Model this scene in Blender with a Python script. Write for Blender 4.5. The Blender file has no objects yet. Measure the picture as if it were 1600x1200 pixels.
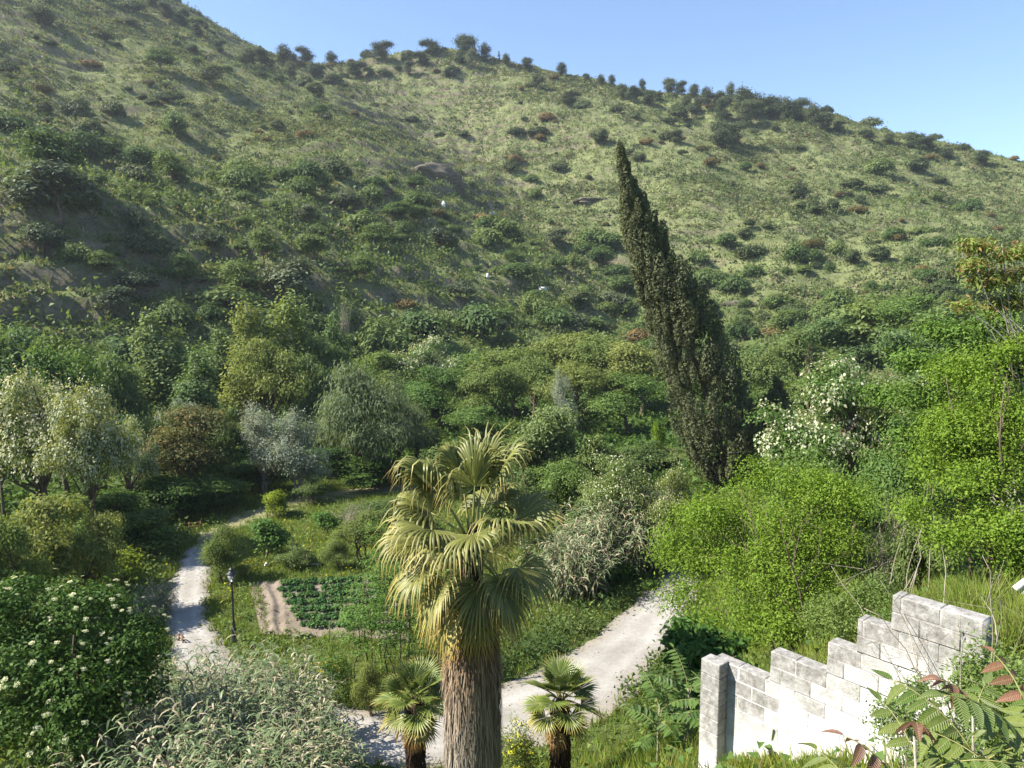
import bpy, math, random
import numpy as np
from mathutils import Vector, Matrix

SC = bpy.context.scene
COL = SC.collection
RAD = math.radians

# ------------------------------------------------------------------ camera
CAM_Z, PITCH, FPX = 15.0, RAD(6.0), 1142.0          # focal length in pixels of the 1600 px wide photograph
cam_data = bpy.data.cameras.new('camera')
cam_data.sensor_width = 36.0
cam_data.lens = 36.0 * FPX / 1600.0
cam_data.clip_start, cam_data.clip_end = 0.1, 8000
cam = bpy.data.objects.new('camera', cam_data)
cam.location = (0, 0, CAM_Z)
cam.rotation_euler = (math.pi / 2 - PITCH, 0, 0)
COL.objects.link(cam)
SC.camera = cam

# ------------------------------------------------------------------ sky, sun, exposure
SUN_EL, SUN_AZ = RAD(44), RAD(-97)                   # azimuth from +Y towards +X
world = bpy.data.worlds.new('World')
SC.world = world
world.use_nodes = True
wn, wl = world.node_tree.nodes, world.node_tree.links
sky = wn.new('ShaderNodeTexSky')
sky.sky_type = 'NISHITA'
sky.sun_disc = False
sky.sun_elevation, sky.sun_rotation = SUN_EL, SUN_AZ
sky.altitude, sky.air_density, sky.dust_density, sky.ozone_density = 700, 1.0, 0.3, 3.5
wl.new(sky.outputs[0], wn['Background'].inputs[0])
wn['Background'].inputs[1].default_value = 0.095
sun_data = bpy.data.lights.new('sun', 'SUN')
sun_data.energy, sun_data.angle, sun_data.color = 5.0, RAD(0.5), (1.0, 0.94, 0.84)
sun = bpy.data.objects.new('sun', sun_data)
sdir = Vector((math.sin(SUN_AZ) * math.cos(SUN_EL), math.cos(SUN_AZ) * math.cos(SUN_EL), math.sin(SUN_EL)))
sun.rotation_euler = sdir.to_track_quat('Z', 'Y').to_euler()
sun.location = (0, 0, 60)
COL.objects.link(sun)
vs = SC.view_settings
vs.view_transform, vs.look, vs.gamma, vs.exposure = 'Standard', 'None', 1.0, 1.42
vs.use_curve_mapping = False
cy = SC.cycles
cy.max_bounces, cy.diffuse_bounces, cy.glossy_bounces, cy.transmission_bounces = 6, 3, 2, 4
cy.transparent_max_bounces, cy.volume_bounces = 4, 0
cy.caustics_reflective = cy.caustics_refractive = False
cy.sample_clamp_indirect = 6.0

# ------------------------------------------------------------------ helpers
def ray(px, py):
    """direction of a photograph pixel, scaled so that its y component is 1"""
    r, u = px - 800.0, 600.0 - py
    c, s = math.cos(PITCH), math.sin(PITCH)
    up, fw = u * c - FPX * s, FPX * c + u * s
    return r / fw, up / fw

def at(px, py, depth):
    a, b = ray(px, py)
    return Vector((a * depth, depth, CAM_Z + b * depth))

def at_z(px, py, z):
    a, b = ray(px, py)
    d = (z - CAM_Z) / b
    return Vector((a * d, d, z))

def hash2(ix, iy, seed):
    h = (ix.astype(np.int64) * 374761393 + iy.astype(np.int64) * 668265263 + seed * 1274126177) & 0xffffffff
    h = ((h ^ (h >> 13)) * 1103515245) & 0xffffffff
    h = ((h ^ (h >> 16)) * 2246822519) & 0xffffffff
    return ((h ^ (h >> 15)) & 0xffffff) / float(0xffffff)

def vnoise(x, y, seed=0):
    ix, iy = np.floor(x), np.floor(y)
    fx, fy = x - ix, y - iy
    fx, fy = fx * fx * (3 - 2 * fx), fy * fy * (3 - 2 * fy)
    a, b = hash2(ix, iy, seed), hash2(ix + 1, iy, seed)
    c, d = hash2(ix, iy + 1, seed), hash2(ix + 1, iy + 1, seed)
    return (a + (b - a) * fx) * (1 - fy) + (c + (d - c) * fx) * fy

def fbm(x, y, seed=0, oct=4):
    t, a, n = 0.0, 1.0, 0.0
    for k in range(oct):
        t = t + a * (vnoise(x, y, seed + k) - 0.5)
        n += a
        x, y, a = x * 2.03 + 11.3, y * 2.03 + 5.7, a * 0.5
    return t / n * 2

def sstep(a, b, x):
    t = np.clip((x - a) / (b - a), 0, 1)
    return t * t * (3 - 2 * t)

def make_mesh(name, verts, faces, mat=None, smooth=False, attr=None, mats=None, mat_idx=None):
    """verts (N,3); faces: one (M,k) array or a list of such arrays; attr: dict of per-vertex floats"""
    verts = np.asarray(verts, dtype=np.float32).reshape(-1, 3)
    if not isinstance(faces, (list, tuple)):
        faces = [faces]
    faces = [np.asarray(f, dtype=np.int32) for f in faces if len(f)]
    me = bpy.data.meshes.new(name)
    me.vertices.add(len(verts))
    me.vertices.foreach_set('co', verts.ravel())
    loops = np.concatenate([f.ravel() for f in faces])
    sizes = np.concatenate([np.full(len(f), f.shape[1], dtype=np.int32) for f in faces])
    starts = np.concatenate([[0], np.cumsum(sizes)[:-1]]).astype(np.int32)
    me.loops.add(len(loops))
    me.loops.foreach_set('vertex_index', loops)
    me.polygons.add(len(sizes))
    me.polygons.foreach_set('loop_start', starts)
    if mats:
        for m in mats:
            me.materials.append(m)
        me.polygons.foreach_set('material_index', np.asarray(mat_idx, dtype=np.int32))
    elif mat:
        me.materials.append(mat)
    me.update(calc_edges=True)
    if smooth:
        me.shade_smooth()
    if attr:
        for k, v in attr.items():
            a = me.attributes.new(k, 'FLOAT', 'POINT')
            a.data.foreach_set('value', np.asarray(v, dtype=np.float32))
    return me

class MB:
    """collects pieces for one mesh"""
    def __init__(self):
        self.v, self.q, self.t, self.a, self.n = [], [], [], [], 0
    def add(self, v, quads=None, tris=None, a=None):
        v = np.asarray(v, dtype=np.float32).reshape(-1, 3)
        if quads is not None and len(quads):
            self.q.append(np.asarray(quads, dtype=np.int32) + self.n)
        if tris is not None and len(tris):
            self.t.append(np.asarray(tris, dtype=np.int32) + self.n)
        self.v.append(v)
        self.a.append(np.zeros(len(v)) if a is None else np.broadcast_to(np.asarray(a, dtype=np.float32), (len(v),)))
        self.n += len(v)
        return self
    def tube(self, pts, rad, sides=6, a=None, cap=True):
        pts = np.asarray(pts, dtype=float)
        n = len(pts)
        rad = np.broadcast_to(np.asarray(rad, dtype=float), (n,))
        tan = np.gradient(pts, axis=0)
        tan /= np.linalg.norm(tan, axis=1)[:, None] + 1e-9
        ref = np.array([0, 0, 1.0]) if abs(tan[0][2]) < 0.9 else np.array([1.0, 0, 0])
        u = np.cross(tan, ref); u /= np.linalg.norm(u, axis=1)[:, None] + 1e-9
        w = np.cross(tan, u)
        th = np.arange(sides) * 2 * np.pi / sides
        ring = pts[:, None] + rad[:, None, None] * (np.cos(th)[None, :, None] * u[:, None] + np.sin(th)[None, :, None] * w[:, None])
        v = ring.reshape(-1, 3)
        i = np.arange(n - 1)[:, None] * sides
        j = np.arange(sides)[None]
        k = (j + 1) % sides
        q = np.stack([i + j, i + k, i + sides + k, i + sides + j], -1).reshape(-1, 4)
        tr = None
        if cap:
            v = np.concatenate([v, pts[:1], pts[-1:]])
            c0, c1 = n * sides, n * sides + 1
            jj = np.arange(sides); kk = (jj + 1) % sides
            tr = np.concatenate([np.stack([kk, jj, np.full(sides, c0)], -1),
                                 np.stack([(n - 1) * sides + jj, (n - 1) * sides + kk, np.full(sides, c1)], -1)])
        return self.add(v, q, tr, a)
    def lathe(self, prof, sides=16, centre=(0, 0, 0), a=None):
        p = np.array(prof, dtype=float)
        th = np.arange(sides) * 2 * np.pi / sides
        v = np.stack([p[:, None, 0] * np.cos(th), p[:, None, 0] * np.sin(th), np.repeat(p[:, 1][:, None], sides, 1)], -1) + np.array(centre)
        n = len(p)
        i = np.arange(n - 1)[:, None] * sides
        j = np.arange(sides)[None]
        k = (j + 1) % sides
        return self.add(v.reshape(-1, 3), np.stack([i + j, i + k, i + sides + k, i + sides + j], -1).reshape(-1, 4), None, a)
    def box(self, c, h, rot=None, a=None):
        c, h = np.array(c, float), np.array(h, float)
        s = np.array([[x, y, z] for z in (-1, 1) for y in (-1, 1) for x in (-1, 1)], float) * h
        if rot is not None:
            s = s @ np.array(rot).T
        return self.add(s + c, [[0, 2, 3, 1], [4, 5, 7, 6], [0, 1, 5, 4], [2, 6, 7, 3], [0, 4, 6, 2], [1, 3, 7, 5]], None, a)
    def mesh(self, name, mat, smooth=False, attr=None):
        fs = []
        if self.q: fs.append(np.concatenate(self.q))
        if self.t: fs.append(np.concatenate(self.t))
        return make_mesh(name, np.concatenate(self.v), fs, mat, smooth, {attr: np.concatenate(self.a)} if attr else None)

def unit(v):
    return v / (np.linalg.norm(v, axis=-1, keepdims=True) + 1e-9)

def leaf_cards(rng, pos, nrm, L, W, droop=0.15, axis=None, fold=0.0, tri=False):
    """diamond leaves: pos (N,3) leaf base, nrm (N,3) leaf normal, L/W arrays"""
    n = len(pos)
    if axis is None:
        axis = rng.normal(size=(n, 3))
        axis[:, 2] -= droop * 2
    axis = unit(axis - nrm * (axis * nrm).sum(1, keepdims=True))
    side = np.cross(nrm, axis)
    L = np.broadcast_to(L, (n,))[:, None]; W = np.broadcast_to(W, (n,))[:, None]
    mid = pos + axis * L * 0.45 + nrm * fold * W
    if tri:
        v = np.stack([pos + side * W * 0.5, pos + axis * L + np.array([0, 0, -1.0]) * L * droop, pos - side * W * 0.5], 1)
        return v.reshape(-1, 3), np.arange(n * 3).reshape(n, 3)
    v = np.stack([pos, mid + side * W * 0.5, pos + axis * L + np.array([0, 0, -1.0]) * L * droop, mid - side * W * 0.5], 1)
    q = np.arange(n * 4).reshape(n, 4)
    return v.reshape(-1, 3), q

def clump_points(rng, lobes, n, inner=0.55, low=-0.35, gap=0.0):
    """clump centres near the surface of a set of ellipsoid lobes, with their outward direction"""
    lob = np.array(lobes, float)
    area = (lob[:, 3] * lob[:, 4] + lob[:, 4] * lob[:, 5] + lob[:, 3] * lob[:, 5])
    k = rng.choice(len(lob), size=n, p=area / area.sum())
    d = unit(rng.normal(size=(n, 3)))
    d[:, 2] = np.where(d[:, 2] < low, -d[:, 2] * 0.6, d[:, 2])
    d = unit(d)
    r = inner + (1 - inner) * rng.random(n) ** 0.6
    p = lob[k, :3] + d * lob[k, 3:6] * r[:, None]
    # push clumps that sit deep inside another lobe away
    keep = np.ones(n, bool)
    for j in range(len(lob)):
        q = (p - lob[j, :3]) / lob[j, 3:6]
        keep &= ~(((q ** 2).sum(1) < (inner * 0.8) ** 2) & (k != j) & (rng.random(n) < 0.75))
    if gap > 0:
        keep &= fbm(p[:, 0] * gap + p[:, 2] * 0.7 * gap, p[:, 1] * gap - p[:, 2] * 0.5 * gap, 5, 2) > -0.22
    return p[keep], d[keep]

def ragged(rng, lobes, k=4, lo=0.36, hi=0.6, keep=0.5):
    """breaks smooth crown lobes into smaller uneven ones"""
    out = []
    for x, y, z, a, b, c in lobes:
        if rng.random() < keep:
            out.append((x, y, z, a * 0.8, b * 0.8, c * 0.8))
        for _ in range(k):
            d = unit(rng.normal(size=3)); d[2] = d[2] * 0.8 + 0.1
            f, r = rng.uniform(0.35, 0.85), rng.uniform(lo, hi)
            out.append((x + d[0] * a * f, y + d[1] * b * f, z + d[2] * c * f, a * r, b * r, c * r * rng.uniform(0.7, 1.1)))
    return out

def foliage(rng, cl, out, nleaf, csize, lsize, ratio=0.5, flat=0.6, upw=0.5, outw=0.6, rnd=0.7, droop=0.15, axis_out=0.0, stretch=None):
    n = len(cl)
    m = n * nleaf
    ci = np.repeat(np.arange(n), nleaf)
    cs = csize * (0.6 + 0.8 * rng.random(n))[ci][:, None]
    off = rng.normal(size=(m, 3)) * cs * np.array([1, 1, flat])
    if stretch is not None:
        off += np.array(stretch) * (rng.random((m, 1)) - 0.3) * cs * 2
    pos = cl[ci] + off
    nrm = unit(out[ci] * outw + np.array([0, 0, upw]) + unit(rng.normal(size=(m, 3))) * rnd + unit(off) * 0.35)
    L = lsize * (0.65 + 0.7 * rng.random(m))
    ax = None
    if axis_out:
        ax = rng.normal(size=(m, 3)) + out[ci] * axis_out - np.array([0, 0, droop * 3])
    return leaf_cards(rng, pos, nrm, L, L * ratio, droop, ax)

def limb_path(rng, a, b, n=5, sag=0.12, wob=0.06):
    a, b = np.array(a, float), np.array(b, float)
    t = np.linspace(0, 1, n)[:, None]
    L = np.linalg.norm(b - a)
    p = a + (b - a) * t
    p[:, 2] += np.sin(t[:, 0] * np.pi) * L * sag
    p[1:-1] += rng.normal(size=(n - 2, 3)) * L * wob
    return p

# ------------------------------------------------------------------ object helpers
def put(name, me, parent=None, loc=None, rot=None, scale=None, **props):
    o = bpy.data.objects.new(name, me)
    COL.objects.link(o)
    if parent is not None: o.parent = parent
    if loc is not None: o.location = loc
    if rot is not None: o.rotation_euler = rot
    if scale is not None: o.scale = scale
    for k, v in props.items():
        if v is not None: o[k] = v
    return o

def thing(name, loc, label, category, group=None, rotz=0.0, scale=None, rot=None):
    return put(name, None, None, loc, rot or (0, 0, rotz), scale, label=label, category=category, group=group)

# ------------------------------------------------------------------ materials
def new_mat(name):
    m = bpy.data.materials.new(name)
    m.use_nodes = True
    return m, m.node_tree.nodes, m.node_tree.links

def mixrgb(n, l, fac, a, b, blend='MIX'):
    x = n.new('ShaderNodeMix'); x.data_type = 'RGBA'; x.blend_type = blend
    for s, v in ((x.inputs['Factor'], fac), (x.inputs[6], a), (x.inputs[7], b)):
        if hasattr(v, 'type') and not isinstance(v, (tuple, list)):
            l.new(v, s)
        elif isinstance(v, (tuple, list)):
            s.default_value = (*v, 1) if len(v) == 3 else v
        else:
            s.default_value = v
    return x.outputs[2]

def noise_tex(n, l, scale, detail=4, rough=0.55, coord=None, dist=0.0):
    t = n.new('ShaderNodeTexNoise')
    t.inputs['Scale'].default_value = scale; t.inputs['Detail'].default_value = detail
    t.inputs['Roughness'].default_value = rough; t.inputs['Distortion'].default_value = dist
    if coord is not None: l.new(coord, t.inputs['Vector'])
    return t.outputs['Fac']

def ramp(n, l, fac, stops):
    r = n.new('ShaderNodeValToRGB')
    e = r.color_ramp.elements
    while len(e) < len(stops): e.new(0.5)
    for k, (p, c) in enumerate(stops):
        e[k].position = p
        e[k].color = (*c, 1) if len(c) == 3 else c
    l.new(fac, r.inputs[0])
    return r.outputs[0]

def leaf_mat(name, c1, c2, trans=0.35, rough=0.62, objvar=0.25, c3=None, p3=0.12, spec=0.15, huevar=0.02):
    """leaf colour between c1 and c2 per leaf, a share p3 of leaves in c3, value varied per object"""
    m, n, l = new_mat(name)
    geo = n.new('ShaderNodeNewGeometry'); oi = n.new('ShaderNodeObjectInfo')
    tc = n.new('ShaderNodeTexCoord')
    r = geo.outputs['Random Per Island']
    stops = [(0.0, c1), (1.0, c2)] if c3 is None else [(0.0, c1), (1 - p3 - 0.02, c2), (1 - p3, c3)]
    col = ramp(n, l, r, stops)
    hsv = n.new('ShaderNodeHueSaturation')
    l.new(col, hsv.inputs['Color'])
    mr = n.new('ShaderNodeMapRange'); l.new(oi.outputs['Random'], mr.inputs[0])
    mr.inputs[3].default_value, mr.inputs[4].default_value = 1 - objvar, 1 + objvar
    l.new(mr.outputs[0], hsv.inputs['Value'])
    mh = n.new('ShaderNodeMapRange'); l.new(oi.outputs['Random'], mh.inputs[0])
    mh.inputs[3].default_value, mh.inputs[4].default_value = 0.5 + huevar, 0.5 - huevar
    l.new(mh.outputs[0], hsv.inputs['Hue'])
    col = hsv.outputs[0]
    b = n['Principled BSDF']
    l.new(col, b.inputs['Base Color'])
    b.inputs['Roughness'].default_value = rough
    b.inputs['Specular IOR Level'].default_value = spec
    if trans > 0:
        t = n.new('ShaderNodeBsdfTranslucent')
        tcol = mixrgb(n, l, 1.0, col, (1.15, 1.1, 0.55), 'MULTIPLY')
        l.new(tcol, t.inputs['Color'])
        mx = n.new('ShaderNodeMixShader'); mx.inputs[0].default_value = trans
        l.new(b.outputs[0], mx.inputs[1]); l.new(t.outputs[0], mx.inputs[2])
        l.new(mx.outputs[0], n['Material Output'].inputs['Surface'])
    return m

def plain_mat(name, c1, c2, scale=3.0, rough=0.8, bump=0.0, bscale=None, stretch=None, metal=0.0, spec=0.3):
    m, n, l = new_mat(name)
    tc = n.new('ShaderNodeTexCoord'); co = tc.outputs['Object']
    if stretch:
        mp = n.new('ShaderNodeMapping'); mp.inputs['Scale'].default_value = stretch
        l.new(co, mp.inputs[0]); co = mp.outputs[0]
    f = noise_tex(n, l, scale, 5, 0.6, co)
    col = ramp(n, l, f, [(0.3, c1), (0.7, c2)])
    b = n['Principled BSDF']
    l.new(col, b.inputs['Base Color'])
    b.inputs['Roughness'].default_value = rough; b.inputs['Metallic'].default_value = metal
    b.inputs['Specular IOR Level'].default_value = spec
    if bump:
        bp = n.new('ShaderNodeBump'); bp.inputs['Strength'].default_value = bump
        bp.inputs['Distance'].default_value = 0.05
        l.new(noise_tex(n, l, bscale or scale * 4, 6, 0.65, co), bp.inputs['Height'])
        l.new(bp.outputs[0], b.inputs['Normal'])
    return m

def attr_mat(name, stops, attr='along', trans=0.25, rough=0.45, var=0.3, spec=0.4):
    """colour follows a per-vertex attribute (a leaf's own green-to-dry gradient), varied per island"""
    m, n, l = new_mat(name)
    at_ = n.new('ShaderNodeAttribute'); at_.attribute_name = attr
    geo = n.new('ShaderNodeNewGeometry')
    mr = n.new('ShaderNodeMapRange'); l.new(geo.outputs['Random Per Island'], mr.inputs[0])
    mr.inputs[3].default_value, mr.inputs[4].default_value = -0.08, 0.08
    ad = n.new('ShaderNodeMath'); ad.operation = 'ADD'
    l.new(at_.outputs['Fac'], ad.inputs[0]); l.new(mr.outputs[0], ad.inputs[1])
    col = ramp(n, l, ad.outputs[0], stops)
    hsv = n.new('ShaderNodeHueSaturation'); l.new(col, hsv.inputs['Color'])
    mv = n.new('ShaderNodeMapRange'); l.new(geo.outputs['Random Per Island'], mv.inputs[0])
    mv.inputs[3].default_value, mv.inputs[4].default_value = 1 - var, 1 + var
    l.new(mv.outputs[0], hsv.inputs['Value'])
    b = n['Principled BSDF']
    l.new(hsv.outputs[0], b.inputs['Base Color'])
    b.inputs['Roughness'].default_value = rough; b.inputs['Specular IOR Level'].default_value = spec
    if trans:
        t = n.new('ShaderNodeBsdfTranslucent'); l.new(hsv.outputs[0], t.inputs['Color'])
        mx = n.new('ShaderNodeMixShader'); mx.inputs[0].default_value = trans
        l.new(b.outputs[0], mx.inputs[1]); l.new(t.outputs[0], mx.inputs[2])
        l.new(mx.outputs[0], n['Material Output'].inputs['Surface'])
    return m

M = {}
M['bark'] = plain_mat('bark', (0.07, 0.05, 0.035), (0.17, 0.13, 0.09), 6, 0.9, 0.6, stretch=(3, 3, 0.6))
M['bark_pale'] = plain_mat('bark_pale', (0.22, 0.19, 0.15), (0.42, 0.38, 0.32), 6, 0.9, 0.5, stretch=(3, 3, 0.6))
M['robinia'] = leaf_mat('robinia_leaf', (0.125, 0.17, 0.04), (0.235, 0.275, 0.085), 0.4, objvar=0.15)
M['robinia_green'] = leaf_mat('robinia_green_leaf', (0.085, 0.15, 0.032), (0.175, 0.25, 0.07), 0.4, objvar=0.15)
M['blossom'] = leaf_mat('robinia_blossom', (0.34, 0.36, 0.20), (0.56, 0.56, 0.39), 0.3, objvar=0.08)
M['poplar'] = leaf_mat('poplar_leaf', (0.095, 0.155, 0.05), (0.19, 0.26, 0.105), 0.4, objvar=0.15)
M['poplar_yellow'] = leaf_mat('poplar_yellow_leaf', (0.125, 0.18, 0.045), (0.235, 0.285, 0.095), 0.4, objvar=0.15)
M['willow'] = leaf_mat('willow_leaf', (0.11, 0.15, 0.065), (0.22, 0.265, 0.14), 0.4, objvar=0.1)
M['silver'] = leaf_mat('silver_leaf', (0.17, 0.205, 0.145), (0.31, 0.345, 0.255), 0.3, objvar=0.1)
M['rust'] = leaf_mat('rust_leaf', (0.085, 0.10, 0.032), (0.165, 0.155, 0.055), 0.3, c3=(0.22, 0.13, 0.05), p3=0.14, objvar=0.05)
M['dark'] = leaf_mat('dark_leaf', (0.045, 0.09, 0.018), (0.115, 0.185, 0.036), 0.34)
M['mid'] = leaf_mat('mid_leaf', (0.08, 0.13, 0.035), (0.165, 0.22, 0.07), 0.4)
M['bright'] = leaf_mat('bright_leaf', (0.10, 0.18, 0.016), (0.235, 0.34, 0.045), 0.45, objvar=0.03, huevar=0.0)
M['lime'] = leaf_mat('lime_leaf', (0.13, 0.21, 0.02), (0.22, 0.30, 0.03), 0.4, objvar=0.1)
M['olive'] = leaf_mat('olive_leaf', (0.07, 0.095, 0.045), (0.14, 0.165, 0.09), 0.2)
M['pine'] = leaf_mat('pine_leaf', (0.045, 0.065, 0.03), (0.095, 0.12, 0.055), 0.2)
M['hillgreen'] = leaf_mat('hill_shrub_leaf', (0.055, 0.08, 0.03), (0.115, 0.14, 0.055), 0.25)
M['hillbush'] = leaf_mat('hill_bush_leaf', (0.075, 0.125, 0.035), (0.155, 0.215, 0.07), 0.36)
M['broom'] = leaf_mat('broom_leaf', (0.10, 0.095, 0.035), (0.19, 0.155, 0.055), 0.25, c3=(0.2, 0.12, 0.04), p3=0.2)
M['cypress'] = leaf_mat('cypress_leaf', (0.068, 0.08, 0.036), (0.16, 0.168, 0.082), 0.28, objvar=0.1)
M['elder'] = leaf_mat('elder_leaf', (0.03, 0.075, 0.012), (0.10, 0.17, 0.03), 0.3, objvar=0.05)
M['umbel'] = leaf_mat('elder_flower', (0.42, 0.43, 0.22), (0.60, 0.60, 0.36), 0.2, objvar=0.2)
M['yellowflower'] = leaf_mat('yellow_flower', (0.45, 0.36, 0.02), (0.65, 0.55, 0.04), 0.3, objvar=0.1)
M['grass'] = leaf_mat('grass_blade', (0.12, 0.185, 0.028), (0.22, 0.285, 0.055), 0.38, c3=(0.24, 0.22, 0.09), p3=0.15)
M['hillgrass'] = leaf_mat('hill_grass_blade', (0.12, 0.17, 0.05), (0.215, 0.262, 0.09), 0.38, c3=(0.32, 0.28, 0.17), p3=0.2)
M['scrub'] = leaf_mat('hill_scrub_leaf', (0.075, 0.112, 0.038), (0.165, 0.205, 0.078), 0.35, c3=(0.22, 0.18, 0.12), p3=0.2)
M['potato'] = leaf_mat('potato_leaf', (0.04, 0.10, 0.025), (0.09, 0.18, 0.05), 0.25)
M['ailanthus'] = leaf_mat('ailanthus_leaf', (0.055, 0.12, 0.02), (0.12, 0.21, 0.04), 0.35)
M['ailanthus_young'] = leaf_mat('ailanthus_young_leaf', (0.12, 0.19, 0.035), (0.20, 0.25, 0.06), 0.35, c3=(0.24, 0.16, 0.06), p3=0.25)
M['red_leaf'] = leaf_mat('red_young_leaf', (0.22, 0.12, 0.08), (0.34, 0.19, 0.13), 0.35)
M['fig'] = leaf_mat('fig_leaf', (0.045, 0.105, 0.02), (0.09, 0.17, 0.03), 0.3)
M['cane_leaf'] = attr_mat('cane_leaf', [(0.0, (0.09, 0.15, 0.055)), (0.45, (0.18, 0.22, 0.10)), (0.6, (0.30, 0.27, 0.16)), (1.0, (0.43, 0.37, 0.25))], trans=0.25, rough=0.5, var=0.25)
M['cane_stem'] = plain_mat('cane_stem', (0.20, 0.19, 0.09), (0.42, 0.37, 0.22), 3, 0.7)
M['dry_stem'] = plain_mat('dry_stem', (0.24, 0.20, 0.15), (0.42, 0.37, 0.30), 3, 0.85)
M['frond'] = attr_mat('palm_frond', [(0.0, (0.13, 0.155, 0.036)), (0.3, (0.22, 0.225, 0.065)), (0.58, (0.42, 0.35, 0.11)), (0.85, (0.42, 0.25, 0.06)), (1.0, (0.30, 0.18, 0.08))], trans=0.32, rough=0.45, var=0.22, spec=0.4)
M['thatch'] = attr_mat('palm_thatch', [(0.0, (0.24, 0.13, 0.06)), (0.35, (0.22, 0.15, 0.09)), (0.7, (0.24, 0.19, 0.14)), (1.0, (0.27, 0.23, 0.18))], trans=0.0, rough=0.9, var=0.55, spec=0.1)
M['fan_leaf'] = attr_mat('fan_palm_leaf', [(0.0, (0.09, 0.135, 0.028)), (0.4, (0.17, 0.21, 0.045)), (0.72, (0.34, 0.28, 0.06)), (0.9, (0.34, 0.19, 0.05)), (1.0, (0.20, 0.12, 0.05))], trans=0.25, rough=0.4, var=0.2, spec=0.5)
M['petiole'] = plain_mat('palm_petiole', (0.16, 0.17, 0.05), (0.26, 0.24, 0.09), 4, 0.5)
M['fibre'] = plain_mat('palm_fibre', (0.035, 0.022, 0.015), (0.11, 0.07, 0.045), 10, 0.95, 0.8)
M['iron'] = plain_mat('painted_iron', (0.012, 0.013, 0.014), (0.03, 0.03, 0.03), 8, 0.45, spec=0.5)
M['galv'] = plain_mat('galvanised_steel', (0.35, 0.36, 0.37), (0.55, 0.56, 0.57), 6, 0.5, metal=0.3)
M['orange_wood'] = plain_mat('orange_brown_wood', (0.12, 0.06, 0.03), (0.24, 0.12, 0.055), 6, 0.8)
M['white_paint'] = plain_mat('white_paint', (0.62, 0.60, 0.57), (0.8, 0.79, 0.76), 5, 0.7)
M['blue_tarp'] = plain_mat('blue_tarpaulin', (0.05, 0.11, 0.30), (0.12, 0.2, 0.42), 5, 0.5)
M['red_cloth'] = plain_mat('dark_red_paint', (0.14, 0.03, 0.025), (0.22, 0.06, 0.04), 5, 0.8)
g, gn, gl = new_mat('lantern_glass')
gn['Principled BSDF'].inputs['Transmission Weight'].default_value = 0.75
gn['Principled BSDF'].inputs['Base Color'].default_value = (0.9, 0.92, 0.92, 1)
gn['Principled BSDF'].inputs['Roughness'].default_value = 0.25
M['glass'] = g

# ------------------------------------------------------------------ terrain
CP = []
def cp(x, y, z): CP.append((x, y, z))
# our own bank
for p in [(0, 0, 13.2), (-10, -2, 12), (10, -2, 13.6), (25, 0, 14.5), (45, 5, 16), (-28, 0, 9), (-50, 5, 6), (0, -30, 18), (40, -30, 20), (-45, -30, 14),
          (3, 9.4, 8.7), (4.8, 7.2, 10.2), (7.6, 12, 9.6), (9, 16, 8.4), (7.2, 17.5, 6.2), (-1, 14, 4.3), (-7, 10, 5.2), (-14, 10, 4.0), (-12, 17, 0.9),
          (-20, 14, 2.0), (-30, 15, 1.5), (0, 20, 0.9), (-3, 20, 0.8), (4.5, 22, 1.3), (9, 29, 1.6), (14, 24, 5.2), (16, 16, 9.5), (12, 36, 1.8), (20, 36, 4.6), (15, 50, 2.8), (30, 40, 7.5), (45, 30, 11), (28, 60, 4.5), (60, 50, 14)]:
    cp(*p)
# valley floor
for x, y in [(1, 25), (6, 33), (9, 40), (-5, 25), (-11, 28), (-16, 34), (-18, 40), (-20, 47), (-17, 54), (-5, 35), (-5, 45), (-5, 60), (5, 55), (-30, 30), (-30, 45), (-32, 62),
             (-15, 70), (5, 75), (-45, 40), (-45, 65), (-50, 20), (-10, 90), (12, 92), (-35, 82)]:
    cp(x, y, 0.0)
for p in [(32, 85, 2.5), (50, 108, 6), (85, 118, 12), (30, 118, 3), (62, 75, 8), (120, 90, 22), (180, 110, 32), (110, 40, 26)]:
    cp(*p)
# foot of the spur
for p in [(18, 128, 2), (-8, 118, 1.5), (-34, 108, 2), (-60, 92, 2.5), (-80, 72, 3), (-100, 45, 3), (-120, 10, 3)]:
    cp(*p)
# crest of the spur, lower point first
for p in [(27, 158, 8.5), (5, 196, 29), (-16, 230, 49.5), (-36, 256, 66), (-57, 282, 84), (-85, 310, 103), (-113, 336, 121), (-140, 356, 141), (-168, 376, 164), (-210, 400, 190), (-270, 430, 218)]:
    cp(*p)
# face of the spur, half way
for p in [(-22, 165, 26), (-50, 190, 46), (-90, 205, 57), (-95, 260, 84), (-140, 200, 72), (-160, 260, 108), (-190, 160, 72), (-200, 310, 145), (-250, 240, 135), (-60, 140, 29), (-100, 120, 37), (-150, 100, 38), (-270, 120, 95), (-220, 40, 55), (-330, 320, 200), (-400, 150, 160)]:
    cp(*p)
# gully behind the spur
for p in [(38, 168, 9.5), (22, 210, 26), (4, 250, 45), (-14, 285, 66), (-38, 318, 88), (-70, 352, 113), (-100, 372, 127)]:
    cp(*p)
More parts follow.
